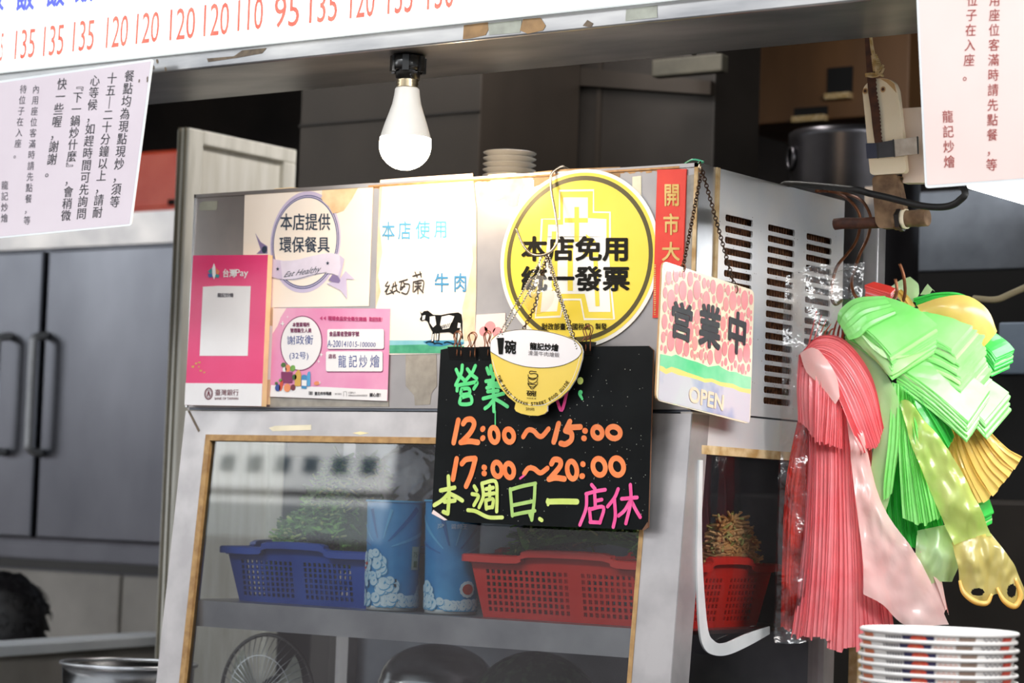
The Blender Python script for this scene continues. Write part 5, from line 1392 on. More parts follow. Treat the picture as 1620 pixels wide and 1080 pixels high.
# ------------------------------------------------------------------ kitchen behind: fridge, door leaf, hoods
YF = 1.8
FG = Fr((0, YF, 0), (1, 0, 0), (0, 0, 1))
def fx(px, py): return hit_y(px, py, YF).x
def fzv(px, py): return hit_y(px, py, YF).z
zt, zb = fzv(130, 396), fzv(130, 854)
xd = fx(74, 620); xr_ = fx(280, 620)
fr_ = empty('steel_fridge', (xd, YF+0.3, 0), 'tall stainless steel kitchen fridge at the back left', 'fridge')
mb = MB(); mb.box((xd-0.95, YF+0.02, 0.0), (xr_+0.25, YF+0.7, zt+0.10), 'fridge_steel'); mb.box((xd-0.95, YF+0.005, zt+0.012), (xr_+0.25, YF+0.02, zt+0.10), 'steel_worn')
mb.box((xd-0.95, YF-0.0, zb-0.055), (xr_+0.25, YF+0.02, zb-0.012), 'fridge_steel'); mb.box((xd-0.95, YF+0.004, zb-0.085), (xr_+0.25, YF+0.02, zb-0.06), 'black_plastic'); part(mb, 'fridge_body', fr_)
for a, b, hxp, hl in ((xd-0.9, xd-0.008, xd-0.10, 'fridge door at the edge of the photo'), (xd+0.012, xr_+0.24, xd+0.02, None)):
    mb = MB(); mb.box((a, YF-0.03, zb), (b, YF+0.018, zt), 'fridge_steel', 0.006); d = part(mb, 'door', fr_)
    mb = MB(); hx0 = fx(19, 620) if a < xd-0.5 else fx(68+8, 620)+0.0
    hx0 = fx(20, 625)+0.012 if a < xd-0.5 else fx(70, 625)+0.03
    z1, z2 = fzv(40, 533), fzv(40, 717)
    mb.tube([V((hx0, YF-0.03, z1)), V((hx0, YF-0.075, z1-0.01)), V((hx0, YF-0.08, z1-0.05)), V((hx0, YF-0.08, z2+0.05)), V((hx0, YF-0.075, z2+0.01)), V((hx0, YF-0.03, z2))], 0.012, 'handle_steel', 10, sub=4)
    mb.build('door_handle', d)
for a, b in ((xd-0.9, xd-0.29), (xd-0.28, xd+0.33), (xd+0.34, xr_+0.24)):
    mb = MB(); mb.box((a, YF-0.015, 0.35), (b, YF+0.018, zb-0.09), 'wall_tile', 0.004); part(mb, 'lower_door', fr_, 'dull beige lower door')
cr = hit_y(215, 240, YF-0.0)
mb = MB(); zc = zt+0.1005; x0c, x1c = fx(150, 300), fx(300, 300); ztop = fzv(250, 232)
mb.box((x0c, YF+0.05, zc), (x1c, YF+0.40, ztop), 'red_crate', 0.01)
mb.box((x0c-0.008, YF+0.042, zc), (x1c+0.008, YF+0.41, zc+0.02), 'red_crate', 0.004)
xk = fx(252, 318); mb.box((xk-0.012, YF+0.046, fzv(252, 328)), (xk+0.012, YF+0.052, fzv(252, 312)), 'black_void')
tag(mb.build('plastic_crate'), 'red plastic crate on top of the fridge, behind the left notice', 'crate')
# open door leaf
xq = hit_y(300, 205, 0.6).x; zq = hit_y(290, 202, 0.6).z
dl = empty('door_leaf', (xq, 0.75, 0), 'pale painted door leaf standing open left of the cabinet', 'door')
y1q = hit_x(470, 236, xq).y
mb = MB()
mb.box((xq-0.035, 0.60, 0.0), (xq, 0.645, zq), 'frame_paint', 0.004); mb.box((xq-0.028, 0.596, 0.0), (xq-0.022, 0.602, zq), 'frame_shadow'); mb.box((xq-0.012, 0.596, 0.0), (xq-0.008, 0.602, zq), 'frame_shadow')
mb.box((xq-0.035, 0.645, zq-0.03), (xq, y1q, zq), 'frame_paint', 0.003); mb.box((xq-0.035, y1q-0.04, 0.0), (xq, y1q, zq-0.03), 'frame_paint', 0.003); part(mb, 'leaf_frame', dl)
mb = MB(); mb.box((xq-0.025, 0.645, 0.05), (xq-0.012, y1q-0.04, zq-0.03), 'cream_board'); part(mb, 'leaf_panel', dl, 'cream panel with drip stains')
def pbox(px0, py0, px1, py1, y, dp, mt, bev=0.004, ztop=None, zbot=None):
    a = hit_y(px0, py1, y); b = hit_y(px1, py0, y)
    mb = MB(); mb.box((a.x, y, a.z if zbot is None else zbot), (b.x, y+dp, b.z if ztop is None else ztop), mt, bev); return mb, a, b
mb, a, b = pbox(470, 120, 762, 300, 1.15, 0.38, 'hood_steel', ztop=2.98, zbot=1.55)
mb.box((a.x, 1.144, 2.30), (b.x, 1.15, 2.305), 'hood_dark')
mb.box((a.x+0.05, 1.2, 0.0), (b.x-0.05, 1.5, 1.55), 'hood_dark')
tag(mb.build('kitchen_cupboard'), 'tall brown-grey kitchen cupboard behind the bulb', 'cupboard')
mb, a, b = pbox(775, 120, 1132, 320, 1.55, 0.2, 'hood_dark', ztop=2.98, zbot=1.7)
sx = hit_y(948, 200, 1.55).x; mb.box((sx-0.006, 1.544, 1.7), (sx+0.006, 1.552, 2.9), 'hood_steel')
zz = hit_y(900, 150, 1.55).z
mb.slab(Fr((0, 1.55, 0), (1, 0, 0), (0, 0, 1)), [(a.x, zz+0.05), (b.x, zz-0.03), (b.x, zz), (a.x, zz+0.10)], 0.0, 0.02, 'hood_steel')
tag(mb.build('range_hood'), 'dark greasy range hood with a slanting ridge behind the cabinet', 'range hood')
mb, a, b = pbox(1030, 84, 1142, 122, 1.40, 0.03, 'duct_paint'); tag(mb.build('duct_box'), 'olive grey duct box under the ceiling, above the yellow sticker', 'duct')
mb = MB(); mb.box(((a.x+b.x)/2-0.01, 1.405, b.z+0.001), ((a.x+b.x)/2+0.01, 1.425, 3.0), 'hood_dark'); tag(mb.build('hanger_rod'), 'dark rod holding the olive grey duct box', 'rod')
# wooden cupboard, far right; black patches stand for the shade in its open shelves
mb, a, b = pbox(1150, 40, 1440, 200, 2.2, 0.5, 'wood_dark', ztop=2.9)
for q in ((1310, 105, 1350, 150), (1258, 168, 1310, 186)):
    c = hit_y(q[0], q[3], 2.2); d = hit_y(q[2], q[1], 2.2); mb.box((c.x, 2.194, c.z), (d.x, 2.202, d.z), 'black_void'); mb.box((c.x, 2.18, c.z-0.014), (d.x, 2.2, c.z), 'cord')
tag(mb.build('wall_cupboard'), 'dark wooden wall cupboard high up behind the saw', 'cupboard')
# big dark pot behind the cabinet on a stove
pt = hit_y(1305, 196, 1.3); rP = 105*(pt-CAM_P).dot(CAM_F)/F_PX
bp_ = empty('stock_pot', (pt.x, 1.3+rP, 1.5), 'big dark steel pot standing behind the cabinet, left of the valve', 'pot')
mb = MB(); mb.lathe(V((pt.x, 1.3+rP, 1.50)), [(rP*0.97, 0), (rP, 0.01), (rP, pt.z-1.53), (rP*1.03, pt.z-1.52), (rP*1.03, pt.z-1.505), (rP*0.97, pt.z-1.5), (rP*0.95, 0.01), (0.0005, 0.01)], 'pot_dark', 56, cap0=True); part(mb, 'pot_body', bp_)
mb = MB(); mb.torus(V((pt.x-rP*0.72, 1.3+rP*0.28, pt.z-0.06)), V((0.7, 0.7, 0)), V((0, 0, 1)), 0.022, 0.005, 'pot_dark', seg=20, sg2=8); part(mb, 'pot_handle', bp_)
mb = MB(); mb.box((pt.x-0.5, 1.15, 0), (pt.x+1.6, 2.15, 1.499), 'hood_dark', 0.01); tag(mb.build('stove_block'), 'dark stove block carrying the big steel pot', 'stove')
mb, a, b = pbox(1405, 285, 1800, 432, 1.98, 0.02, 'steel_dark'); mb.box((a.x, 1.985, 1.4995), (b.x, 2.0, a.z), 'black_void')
tag(mb.build('splash_panel'), 'smeared grey steel splash panel behind the valve at right', 'panel')
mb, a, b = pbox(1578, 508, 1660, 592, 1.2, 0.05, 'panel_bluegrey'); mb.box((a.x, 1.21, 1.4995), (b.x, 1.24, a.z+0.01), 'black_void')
tag(mb.build('control_panel'), 'blue-grey panel at the right edge of the photo, behind the bags', 'panel')
mb = MB(); mb.tube([hit_y(1540, 472, 0.9), hit_y(1575, 474, 0.9), hit_y(1605, 462, 0.9), hit_y(1660, 440, 0.9), hit_y(1760, 420, 0.95)], 0.006, 'hose', 8, sub=5); tag(mb.build('hose'), 'pale thin hose curving at the right edge above the blue-grey panel', 'hose')
# pale ledge, tiled wall and the metal basin at lower left
zl = 1.12
def hit_z(px, py, z): d = ray(px, py); return CAM_P+d*((z-CAM_P.z)/d.z)
A = hit_z(-90, 1027, zl); B = hit_z(290, 1002, zl); A2 = hit_z(-90, 1047, zl); 
dirL = (B-A).normalized(); nn = V((dirL.y, -dirL.x, 0)).normalized()
if nn.dot(CAM_P-A) < 0: nn = -nn
LG = Fr(A, dirL, (0, 0, 1)); Ln = (B-A).length
mb = MB(); mb.obox(A+dirL*Ln/2-nn*0.05-V((0, 0, 0.012)), dirL, nn, V((0, 0, 1)), Ln/2, 0.06, 0.012, 'ledge_white', 0.003); tag(mb.build('window_ledge'), 'white ledge running behind the steel basin at lower left', 'ledge')
mb = MB(); mb.obox(A+dirL*Ln/2-nn*0.05-V((0, 0, zl/2+0.0125)), dirL, nn, V((0, 0, 1)), Ln/2, 0.045, zl/2-0.0125, 'wall_tile'); o = mb.build('trim_1'); o['kind'] = 'structure'
pb = hit_y(204, 1050, 0.33); Rb = 109*(pb-CAM_P).dot(CAM_F)/F_PX
bs = empty('steel_basin', (pb.x, 0.33, ZB), 'round steel basin at the lower left beside the cabinet', 'basin')
c = V((pb.x, 0.33+0.0, ZB+0.0005)); hb = pb.z-ZB
mb = MB(); mb.lathe(c, [(Rb*0.86, 0), (Rb*0.90, 0.008), (Rb*0.955, hb-0.004), (Rb*0.94, hb-0.004), (Rb*0.88, 0.01), (0.0005, 0.008)], 'pot_steel', 64, cap0=True); part(mb, 'basin_wall', bs)
mb = MB(); mb.torus(c+V((0, 0, hb)), V((0, 0, 1)), V((1, 0, 0)), Rb*0.975, 0.0035, 'steel_plain', seg=64, sg2=8); part(mb, 'rim', bs)

# ------------------------------------------------------------------ person at the lower left, seen from behind
hc = hit_y(0, 985, 1.3)
per = empty('person', (hc.x, 1.3, 0.46), 'person with short black hair and dark shirt sitting behind the ledge at lower left', 'person')
def skin_mesh(name, verts, edges, radii, mt, parent, root=0):
    me = bpy.data.meshes.new(name); me.from_pydata([tuple(v) for v in verts], edges, [])
    ob = bpy.data.objects.new(name, me); COL.objects.link(ob)
    md = ob.modifiers.new('skin', 'SKIN'); sub = ob.modifiers.new('sub', 'SUBSURF'); sub.levels = 2
    for i, r in enumerate(radii): me.skin_vertices[0].data[i].radius = (r, r) if not isinstance(r, tuple) else r
    me.skin_vertices[0].data[root].use_root = True
    dg = bpy.context.evaluated_depsgraph_get(); dg.update()
    m2 = bpy.data.meshes.new_from_object(ob.evaluated_get(dg))
    bpy.data.objects.remove(ob); m2.materials.clear(); m2.materials.append(MATS[mt])
    o = bpy.data.objects.new(name, m2); COL.objects.link(o); o.parent = parent
    for p in m2.polygons: p.use_smooth = True
    return o
hz = hc.z-0.46
vv = [(0, 0, 0.10), (0, 0, 0.30), (0, 0.0, 0.48), (0, 0.01, hz-0.16), (0, 0.0, hz-0.06), (0, 0.0, hz+0.04),
      (-0.17, 0, 0.46), (-0.21, -0.02, 0.22), (-0.17, -0.20, 0.13), (0.17, 0, 0.46), (0.21, -0.02, 0.22), (0.17, -0.20, 0.13),
      (-0.10, 0, 0.07), (-0.13, -0.38, 0.08), (-0.13, -0.40, -0.36), (0.10, 0, 0.07), (0.13, -0.38, 0.08), (0.13, -0.40, -0.36)]
ee = [(0, 1), (1, 2), (2, 3), (3, 4), (4, 5), (2, 6), (6, 7), (7, 8), (2, 9), (9, 10), (10, 11), (0, 12), (12, 13), (13, 14), (0, 15), (15, 16), (16, 17)]
rr_ = [0.15, 0.15, 0.13, 0.055, 0.085, 0.085, 0.065, 0.048, 0.036, 0.065, 0.048, 0.036, 0.09, 0.065, 0.05, 0.09, 0.065, 0.05]
skin_mesh('body', vv, ee, rr_, 'skin', per)
skin_mesh('shirt', [vv[i] for i in (0, 1, 2, 6, 7, 9, 10)], [(0, 1), (1, 2), (2, 3), (3, 4), (2, 5), (5, 6)], [0.175, 0.172, 0.15, 0.085, 0.065, 0.085, 0.065], 'shirt_dark', per)
rnd = random.Random(3); mb = MB(); HC = V((hc.x, 1.3, hc.z-0.015))
bm = bmesh.new(); bmesh.ops.create_icosphere(bm, subdivisions=4, radius=1)
for v in bm.verts:
    n_ = 1+0.10*mnoise.noise(v.co*5)+0.05*mnoise.noise(v.co*14); v.co = V((v.co.x*(0.128+0.03*max(0, -v.co.z)), v.co.y*0.128, v.co.z*0.145))*n_
bm.verts.index_update(); bm.faces.ensure_lookup_table()
fl = [f for f in bm.faces if not (f.calc_center_median().y > 0.05 and f.calc_center_median().z < 0.035)]
mb.add([HC+v.co for v in bm.verts], [tuple(v.index for v in f.verts) for f in fl], 'hair_black', True); bm.free()
for _ in range(500):
    th_ = rnd.uniform(0, 2*math.pi); ph = math.acos(rnd.uniform(-0.5, 1)); d = V((math.sin(ph)*math.cos(th_), math.sin(ph)*math.sin(th_), math.cos(ph)))
    if d.y > 0.4 and d.z < 0.3: continue
    p = HC+V((d.x*0.128, d.y*0.128, d.z*0.145)); t_ = V((rnd.uniform(-1, 1), rnd.uniform(-1, 1), -1)).normalized()
    mb.tube([p, p+d*0.008+t_*0.012, p+d*0.006+t_*0.03], lambda t: 0.0022*(1-t)+0.0003, 'hair_black', 3)
part(mb, 'hair', per)
st = MB(); st.lathe(V((hc.x, 1.3, 0)), [(0.16, 0.0), (0.02, 0.02), (0.02, 0.35), (0.15, 0.355), (0.15, 0.378), (0.0005, 0.379)], 'black_plastic', 32, cap0=True); tag(st.build('stool'), 'round black stool under the sitting person', 'stool')

# ------------------------------------------------------------------ lit lamp at right, saw paddle, valve, cables
lp0 = hit_x(1528, 298, 0.45)
LX = (0.50, 0.66)
lamp = empty('strip_lamp', (0.58, 0.2, lp0.z), 'bright white strip lamp behind the right-hand notice', 'lamp')
xa = 0.45
mb = MB(); mb.box((xa, lp0.y, lp0.z), (xa+0.20, lp0.y+0.85, lp0.z+0.016), 'tube_glow', 0.004); part(mb, 'diffuser', lamp, 'glowing diffuser')
mb = MB(); mb.box((xa+0.0, lp0.y, lp0.z+0.0165), (xa+0.20, lp0.y+0.85, lp0.z+0.035), 'white_metal', 0.004); part(mb, 'lamp_housing', lamp)
mb = MB(); mb.tube([V((xa+0.1, 0.012, lp0.z+0.034)), V((xa+0.1, 0.012, ZU+0.001))], 0.003, 'steel_plain', 8); part(mb, 'hanger', lamp)

SF = Fr((0, 0.20, 0), (1, 0, 0), (0, 0, 1))
ks = K(1340, 50, 3.086); 
pad = empty('saw_paddle', SF.pt(*SF.uv(1395, 270)), 'ivory plastic paddle with a rusty saw blade lashed to it, hanging from the beam', 'saw')
mb = MB()
ol = [(75, 290), (85, 265), (108, 242), (130, 232), (165, 226), (205, 232), (232, 250), (247, 285), (258, 380), (275, 530), (288, 678), (275, 690), (125, 700), (112, 690), (100, 560), (88, 420)]
mb.slab(SF, round_poly(SF.uvs(ks(*ol)), 0.004), -0.010, 0.0, 'ivory')
mb.polypx(SF, ks((160, 228), (205, 234), (232, 255), (242, 300), (225, 280), (195, 250)), 0.0004, 'ivory_stain')
for p in ((90, 290), (177, 282)):
    c, _ = ks(p, p); u = SF.uv(*c); mb.ell(SF, u, 0.0042, 0.0046, 0.0010, 'ivory_stain', 18); mb.ell(SF, u, 0.0024, 0.0026, 0.0014, 'blade_rust', 12)
part(mb, 'paddle_body', pad)
mb = MB()
L_ = [(90, -40), (92, 60), (100, 200), (108, 300), (120, 380), (128, 460), (140, 548)]; Rr = [(118, -40), (124, 60), (140, 200), (148, 300), (160, 380), (166, 460), (174, 545)]
teeth = []
Rs = smooth_path([V((*p, 0)) for p in Rr], 9)
for i, p in enumerate(Rs): teeth.append((p.x+(3.2 if i % 2 else -2.2), p.y))
mb.slab(SF, SF.uvs(ks(*L_, *reversed(teeth))), 0.0012, 0.003, 'blade_rust'); part(mb, 'saw_blade', pad)
mb = MB()
mb.tube([SF.pt(*SF.uv(*p), 0.004) for p in ks((118, -20), (128, 80), (140, 130), (158, 210))], lambda t: 0.0022+0.0018*t, 'cord', 8, sub=4)
for i in range(9):
    y = 118+i*9; x = 138+i*2.6; w_ = 13+i*1.5
    mb.tube([SF.pt(*SF.uv(*p), hh) for p, hh in zip(ks((x-w_, y+3), (x, y+1), (x+w_, y-3)), (0.003, 0.0065, 0.003))], 0.0015, 'cord', 6, sub=3)
for pts in ([(98, 212), (130, 208), (165, 212), (185, 218)], [(100, 218), (140, 222), (175, 205), (188, 180)], [(150, 205), (170, 190), (185, 165)]):
    mb.tube([SF.pt(*SF.uv(*p), 0.005) for p in ks(*pts)], 0.002, 'cord', 6, sub=4)
part(mb, 'cord_lashing', pad)
mb = MB()
mb.slabpx(SF, ks((97, 547), (155, 545), (160, 618), (103, 622)), 0.0035, 0.0042, 'tape_navy')
mb.slabpx(SF, ks((155, 545), (235, 530), (240, 612), (160, 618)), 0.0035, 0.0043, 'tape_black')
mb.slabpx(SF, ks((235, 530), (355, 515), (357, 597), (240, 612)), 0.0035, 0.0042, 'tape_silver')
for a, b in (((153, 546), (158, 618)), ((233, 530), (238, 612)), ((350, 516), (354, 597))): mb.strokepx(SF, ks(a, b), 0.0022, 0.0046, 'black_plastic', smooth=False)
part(mb, 'tape_band', pad, 'dark and silver tape wrapped around')
JB = Fr((0, 0.215, 0), (1, 0, 0), (0, 0, 1))
mb = MB(); mb.slabpx(JB, ks((250, 375), (480, 360), (500, 735), (270, 738)), -0.02, -0.001, 'box_cream')
mb.ell(JB, JB.uv(*ks((268, 718))[0]), 0.0028, 0.0034, 0.0004, 'tape_brown', 14); mb.ell(JB, JB.uv(*ks((268, 718))[0]), 0.0015, 0.0018, 0.0008, 'black_plastic', 10)
tag(mb.build('junction_box'), 'cream plastic junction box behind the ivory saw paddle', 'box')
mb = MB(); pj = JB.pt(*JB.uv(1475, 175)); mb.tube([V((pj.x, 0.224, pj.z-0.002)), V((pj.x, 0.224, 2.6)), V((pj.x, 0.1, 2.7))], 0.008, 'ivory', 8); tag(mb.build('conduit'), 'pale conduit rising from the cream junction box', 'pipe')
mb = MB(); p_a = JB.pt(*JB.uv(1433, 56)); mb.tube([JB.pt(*JB.uv(1434, 20), -0.06), JB.pt(*JB.uv(1436, 110), -0.06), JB.pt(*JB.uv(1440, 180), -0.06)], 0.006, 'ivory_stain', 8); tag(mb.build('pipe'), 'tan vertical pipe between the saw paddle and the right-hand notice', 'pipe')
# valve
vl = empty('gas_valve', SF.pt(*SF.uv(1400, 330)), 'rusty brown valve with a stubby pipe below the ivory saw paddle', 'valve')
mb = MB(); mb.slab(SF, round_poly(SF.uvs(ks((116, 715), (130, 700), (235, 695), (245, 735), (272, 870), (270, 880), (232, 880), (228, 955), (150, 958), (132, 930), (122, 800))), 0.004), -0.020, -0.004, 'valve_brown'); part(mb, 'valve_body', vl)
a_ = SF.pt(*SF.uv(*ks((232, 912))[0]), -0.012); b_ = SF.pt(*SF.uv(*ks((378, 902))[0]), -0.012); ax = (b_-a_); Lx = ax.length
mb = MB(); mb.lathe(a_, [(0.016, -0.004), (0.016, Lx*0.12), (0.0125, Lx*0.13), (0.0125, Lx*0.62), (0.0130, Lx*0.63), (0.0130, Lx*0.98), (0.011, Lx), (0.0005, Lx)], 'valve_brown', 28, ax=ax); part(mb, 'pipe_stub', vl)
mb = MB(); mb.lathe(a_, [(0.0165, Lx*0.02), (0.0185, Lx*0.02), (0.0185, Lx*0.16), (0.0165, Lx*0.16)], 'black_plastic', 6, ax=ax, smooth=False); mb.lathe(a_, [(0.0135, Lx*0.16), (0.0150, Lx*0.16), (0.0150, Lx*0.30), (0.0130, Lx*0.30)], 'ivory', 24, ax=ax); part(mb, 'collar', vl)
mb = MB(); mb.tube([SF.pt(*SF.uv(*p), -0.014) for p in ks((150, 925), (60, 930), (-40, 930), (-80, 935))], 0.009, 'blade_rust', 10); part(mb, 'inlet_pipe', vl)
# black cable and copper hooks
CF = Fr((0, 0.14, 0), (1, 0, 0), (0, 0, 1))
kc = K(1020, 0, 2.7)
mb = MB(); pts = kc((740, 812), (800, 800), (880, 808), (960, 826), (1050, 846), (1150, 872), (1230, 884), (1300, 880), (1345, 855), (1366, 810))
mb.tube([V((-0.06, 0.38, ZT+0.006)), V((-0.02, 0.3, ZT+0.008))]+[CF.pt(*CF.uv(*p), 0.0) for p in pts[2:]]+[JB.pt(*JB.uv(1502, 262), 0.02), JB.pt(*JB.uv(1490, 240), 0.001)], 0.0052, 'black_cable', 10, sub=4); tag(mb.build('power_cable'), 'thick black power cable sagging below the valve', 'cable')
kw = K(1120, 300, 4.908)
WX = 0.055
def wires(pts, name, label, xs=None):
    mb = MB(); n = len(pts); P3 = []
    for i, p in enumerate(kw(*pts)):
        x = (xs[i] if xs else WX); P3.append(hit_x(p[0], p[1], x))
    mb.tube(P3, 0.0026, 'copper_wire', 8, sub=5); return tag(mb.build(name), label, 'hook', 'copper wire hooks at the cabinet edge')
wires([(840, 10), (930, 12), (1020, 32), (1110, 92), (1172, 180), (1180, 280), (1150, 400), (1080, 500), (1000, 600), (962, 740), (960, 840), (990, 890), (1040, 860)], 'wire_hook', 'copper wire hook reaching into the clear sleeve', [0.0, 0.0, 0.02, 0.05, 0.06, 0.06, 0.06, 0.06, 0.06, 0.06, 0.06, 0.06, 0.06])
wires([(900, 0), (1000, 12), (1100, 40), (1185, 78), (1240, 150), (1265, 240), (1240, 370), (1180, 500), (1130, 640), (1115, 720), (1130, 800), (1165, 850)], 'wire_hook', 'copper wire hook curving down above the green bags', [0.0, 0.0, 0.02, 0.05, 0.07, 0.08, 0.09, 0.1, 0.11, 0.12, 0.13, 0.14])
# steel post beside the side glass, behind the bags
mb = MB(); q0 = hit_x(1350, 1040, 0.0); mb.box((0.012, 0.50, 0), (0.04, 0.53, ZT+0.03), 'alu', 0.003); mb.box((0.012, 0.485, 0), (0.03, 0.498, 1.5), 'sealant_old', 0.002); tag(mb.build('wall_post'), 'grey metal post with a tan strip behind the pink bags', 'post')

# ------------------------------------------------------------------ plastic bag bundles on the hooks
B0 = hit_x(1360, 500, 0.13)
SB = (B0-CAM_P).dot(CAM_F)/F_PX
RIGHT = V((CAM_R.x, CAM_R.y, 0)).normalized(); UP = V((0, 0, 1)); OUT = RIGHT.cross(UP)
_cr, _sr = math.cos(ROLL), math.sin(ROLL)
def bl(px, py, c=0):
    """bag drawing board: an upright plane through the hooks; c is how far a fold stands out from it"""
    x, y = (px-1360)*SB, -(py-500)*SB
    return B0+RIGHT*(x*_cr-y*_sr)+UP*(x*_sr+y*_cr)+OUT*(c*SB)
def resample(p, n):
    q = smooth_path([V(a) for a in p], 8); L = [0]
    for a, b in zip(q, q[1:]): L.append(L[-1]+(b-a).length)
    out = []; j = 0
    for i in range(n):
        s = L[-1]*i/(n-1)
        while j < len(L)-2 and L[j+1] < s: j += 1
        t = (s-L[j])/max(1e-9, L[j+1]-L[j]); out.append(q[j].lerp(q[j+1], min(1, t)))
    return out
def patch(mb, ribs, mt, pleats=0, amp=4.0, nt=22, jag=3.0, seed=1, wob=0.35, crink=1.0, taper=None, sub=6, holes=(), nsm=22):
    """sheets hanging side by side: a surface through the ribs, folded into sharp pleats"""
    rnd = random.Random(seed)
    R = [resample(r, nt) for r in ribs]
    ns = pleats*sub+1 if pleats else nsm
    cols = [smooth_path([R[k][i] for k in range(len(R))], 24) for i in range(nt)]
    wd_ = [rnd.uniform(0.35, 1.0)**1.6+0.12 for _ in range(max(1, pleats))]; tot = sum(wd_); cum = [0]
    for q_ in wd_: cum.append(cum[-1]+q_/tot)
    off = [rnd.uniform(-1, 1) for _ in range(pleats+2)]; am = [rnd.uniform(0.45, 1.25) for _ in range(pleats+2)]
    grid = []
    for i in range(nt):
        t = i/(nt-1); cl_ = cols[i]; row = []
        if pleats:
            fine = resample(cl_, 161); cl2 = []
            for j in range(ns):
                k = min(j//sub, pleats-1); f = j/sub-k; q_ = (cum[k]+(cum[k+1]-cum[k])*f)*160; i0 = min(int(q_), 159)
                cl2.append(fine[i0].lerp(fine[i0+1], q_-i0))
        else: cl2 = resample(cl_, ns)
        for j in range(ns):
            s = j/(ns-1); p = V(cl2[j])
            if pleats:
                k = min(j//sub, pleats-1); f = j/sub-k
                tri = (1-f*1.25) if f < 0.8 else (f-0.8)*5-0.0
                a_ = amp*am[k]*(1 if taper is None else taper[0]+(taper[1]-taper[0])*t)
                p.z += a_*min(1.6, 0.35+wd_[k]*1.1)*(tri-0.5)+wob*amp*math.sin(3.1*t+off[k]*4)
                p.x += 0.25*a_*math.sin(4*t+off[k]*5)*0.5
                p.y += off[k]*jag*max(0, (t-0.7)/0.3)
            n_ = mnoise.noise(V((p.x*0.035+seed, p.y*0.022, 0)))*2.2+mnoise.noise(V((p.x*0.09, p.y*0.05+seed, 2)))*1.1
            p.z += n_*crink
            row.append(p)
        grid.append(row)
    vs = [bl(p.x, p.y, p.z) for row in grid for p in row]
    fs = [(i*ns+j, (i+1)*ns+j, (i+1)*ns+j+1, i*ns+j+1) for i in range(nt-1) for j in range(ns-1)
          if not any(((grid[i][j].x-hx)/ra)**2+((grid[i][j].y-hy)/rb)**2 < 1 for hx, hy, ra, rb in holes)]
    return mb.add(vs, fs, mt, pleats == 0)
def stack(mb, quad, n, off, mt, mt2=None, seed=1, jit=2.0, bow=0.0, curl=0.0, th=0.75):
    """a pile of folded bags: n flat packets, each a thin closed slab, laid one under another"""
    rnd = random.Random(seed); S0, S1, E1, E0 = [V(q) for q in quad]; O = V(off); NA, NB = 8, 5
    for k in range(n):
        o = O*k; j0 = V((rnd.uniform(-jit, jit), rnd.uniform(-jit, jit)*0.3, rnd.uniform(-jit, jit)*0.5)); j1 = V((rnd.uniform(-jit, jit)*1.5, rnd.uniform(-jit, jit)*0.4, rnd.uniform(-jit, jit)*0.6))
        vs = []
        for lay in (0, 1):
            for a in range(NA+1):
                for b in range(NB+1):
                    u, v = a/NA, b/NB
                    p = (S0*(1-v)+S1*v)*(1-u)+(E0*(1-v)+E1*v)*u+o+j0*(1-u)+j1*u
                    p.y -= bow*math.sin(math.pi*u)+0.0; p.y += curl*max(0, u-0.6)**2*6
                    p.z += 1.2*mnoise.noise(V((p.x*0.05, p.y*0.05, k*0.7)))
                    if lay: p = p+O*th
                    vs.append(bl(p.x, p.y, p.z))
        m_ = (NA+1)*(NB+1); fs = []
        for a in range(NA):
            for b in range(NB):
                i = a*(NB+1)+b; f = (i, i+1, i+NB+2, i+NB+1); fs.append(f); fs.append(tuple(x+m_ for x in reversed(f)))
        for a in range(NA):
            for b in (0, NB):
                i = a*(NB+1)+b; fs.append((i, i+NB+1, i+NB+1+m_, i+m_))
        for b in range(NB):
            for a in (0, NA):
                i = a*(NB+1)+b; fs.append((i, i+1, i+1+m_, i+m_))
        mb.add(vs, fs, (mt2 if (mt2 and k % 4 == 3) else mt))
    return mb
def loc_of(px, py): return bl(px, py, 0)
G = 'plastic bag bundles hanging on the hooks'
# red bags inside a clear sleeve
t = empty('plastic_bag_bundle', loc_of(1262, 1000), 'red plastic bags packed inside the clear sleeve', 'plastic bags', G)
mb = MB(); patch(mb, [[(1300, 560, -24), (1268, 650, -22), (1244, 760, -18), (1236, 880, -18), (1232, 992, -20)], [(1310, 560, -14), (1284, 650, -8), (1260, 760, -4), (1252, 880, -4), (1248, 996, -8)], [(1330, 560, -20), (1312, 650, -14), (1292, 760, -12), (1280, 880, -12), (1276, 998, -16)]], 'bag_red', 9, 6, 30, 4, 21, crink=2.2); part(mb, 'pleated_body', t)
mb = MB()
for i in range(9):
    x = 1268+i*8; mb.tube([bl(x, 590+i*3, -12), bl(x+12, 545-i*4, -10), bl(x+26-i*0.5, 490+((i*37) % 30), -14)], lambda q: 0.0028*(1-q*0.8), 'bag_red', 5, sub=4)
part(mb, 'twisted_tails', t, 'twisted red tails')
mb = MB(); patch(mb, [[(1244, 436, 0), (1238, 520, 0), (1234, 700, 2), (1227, 880, 2), (1222, 1014, 0)], [(1285, 420, 8), (1276, 520, 12), (1264, 700, 12), (1259, 880, 12), (1256, 1014, 8)], [(1330, 418, 8), (1320, 520, 8), (1300, 700, 8), (1288, 880, 8), (1284, 1008, 4)], [(1369, 414, -4), (1362, 480, -2), (1336, 600, -6), (1310, 800, -6), (1300, 1004, -8)]], 'film_clear', 0, 0, 46, 0, 4, crink=3.2)
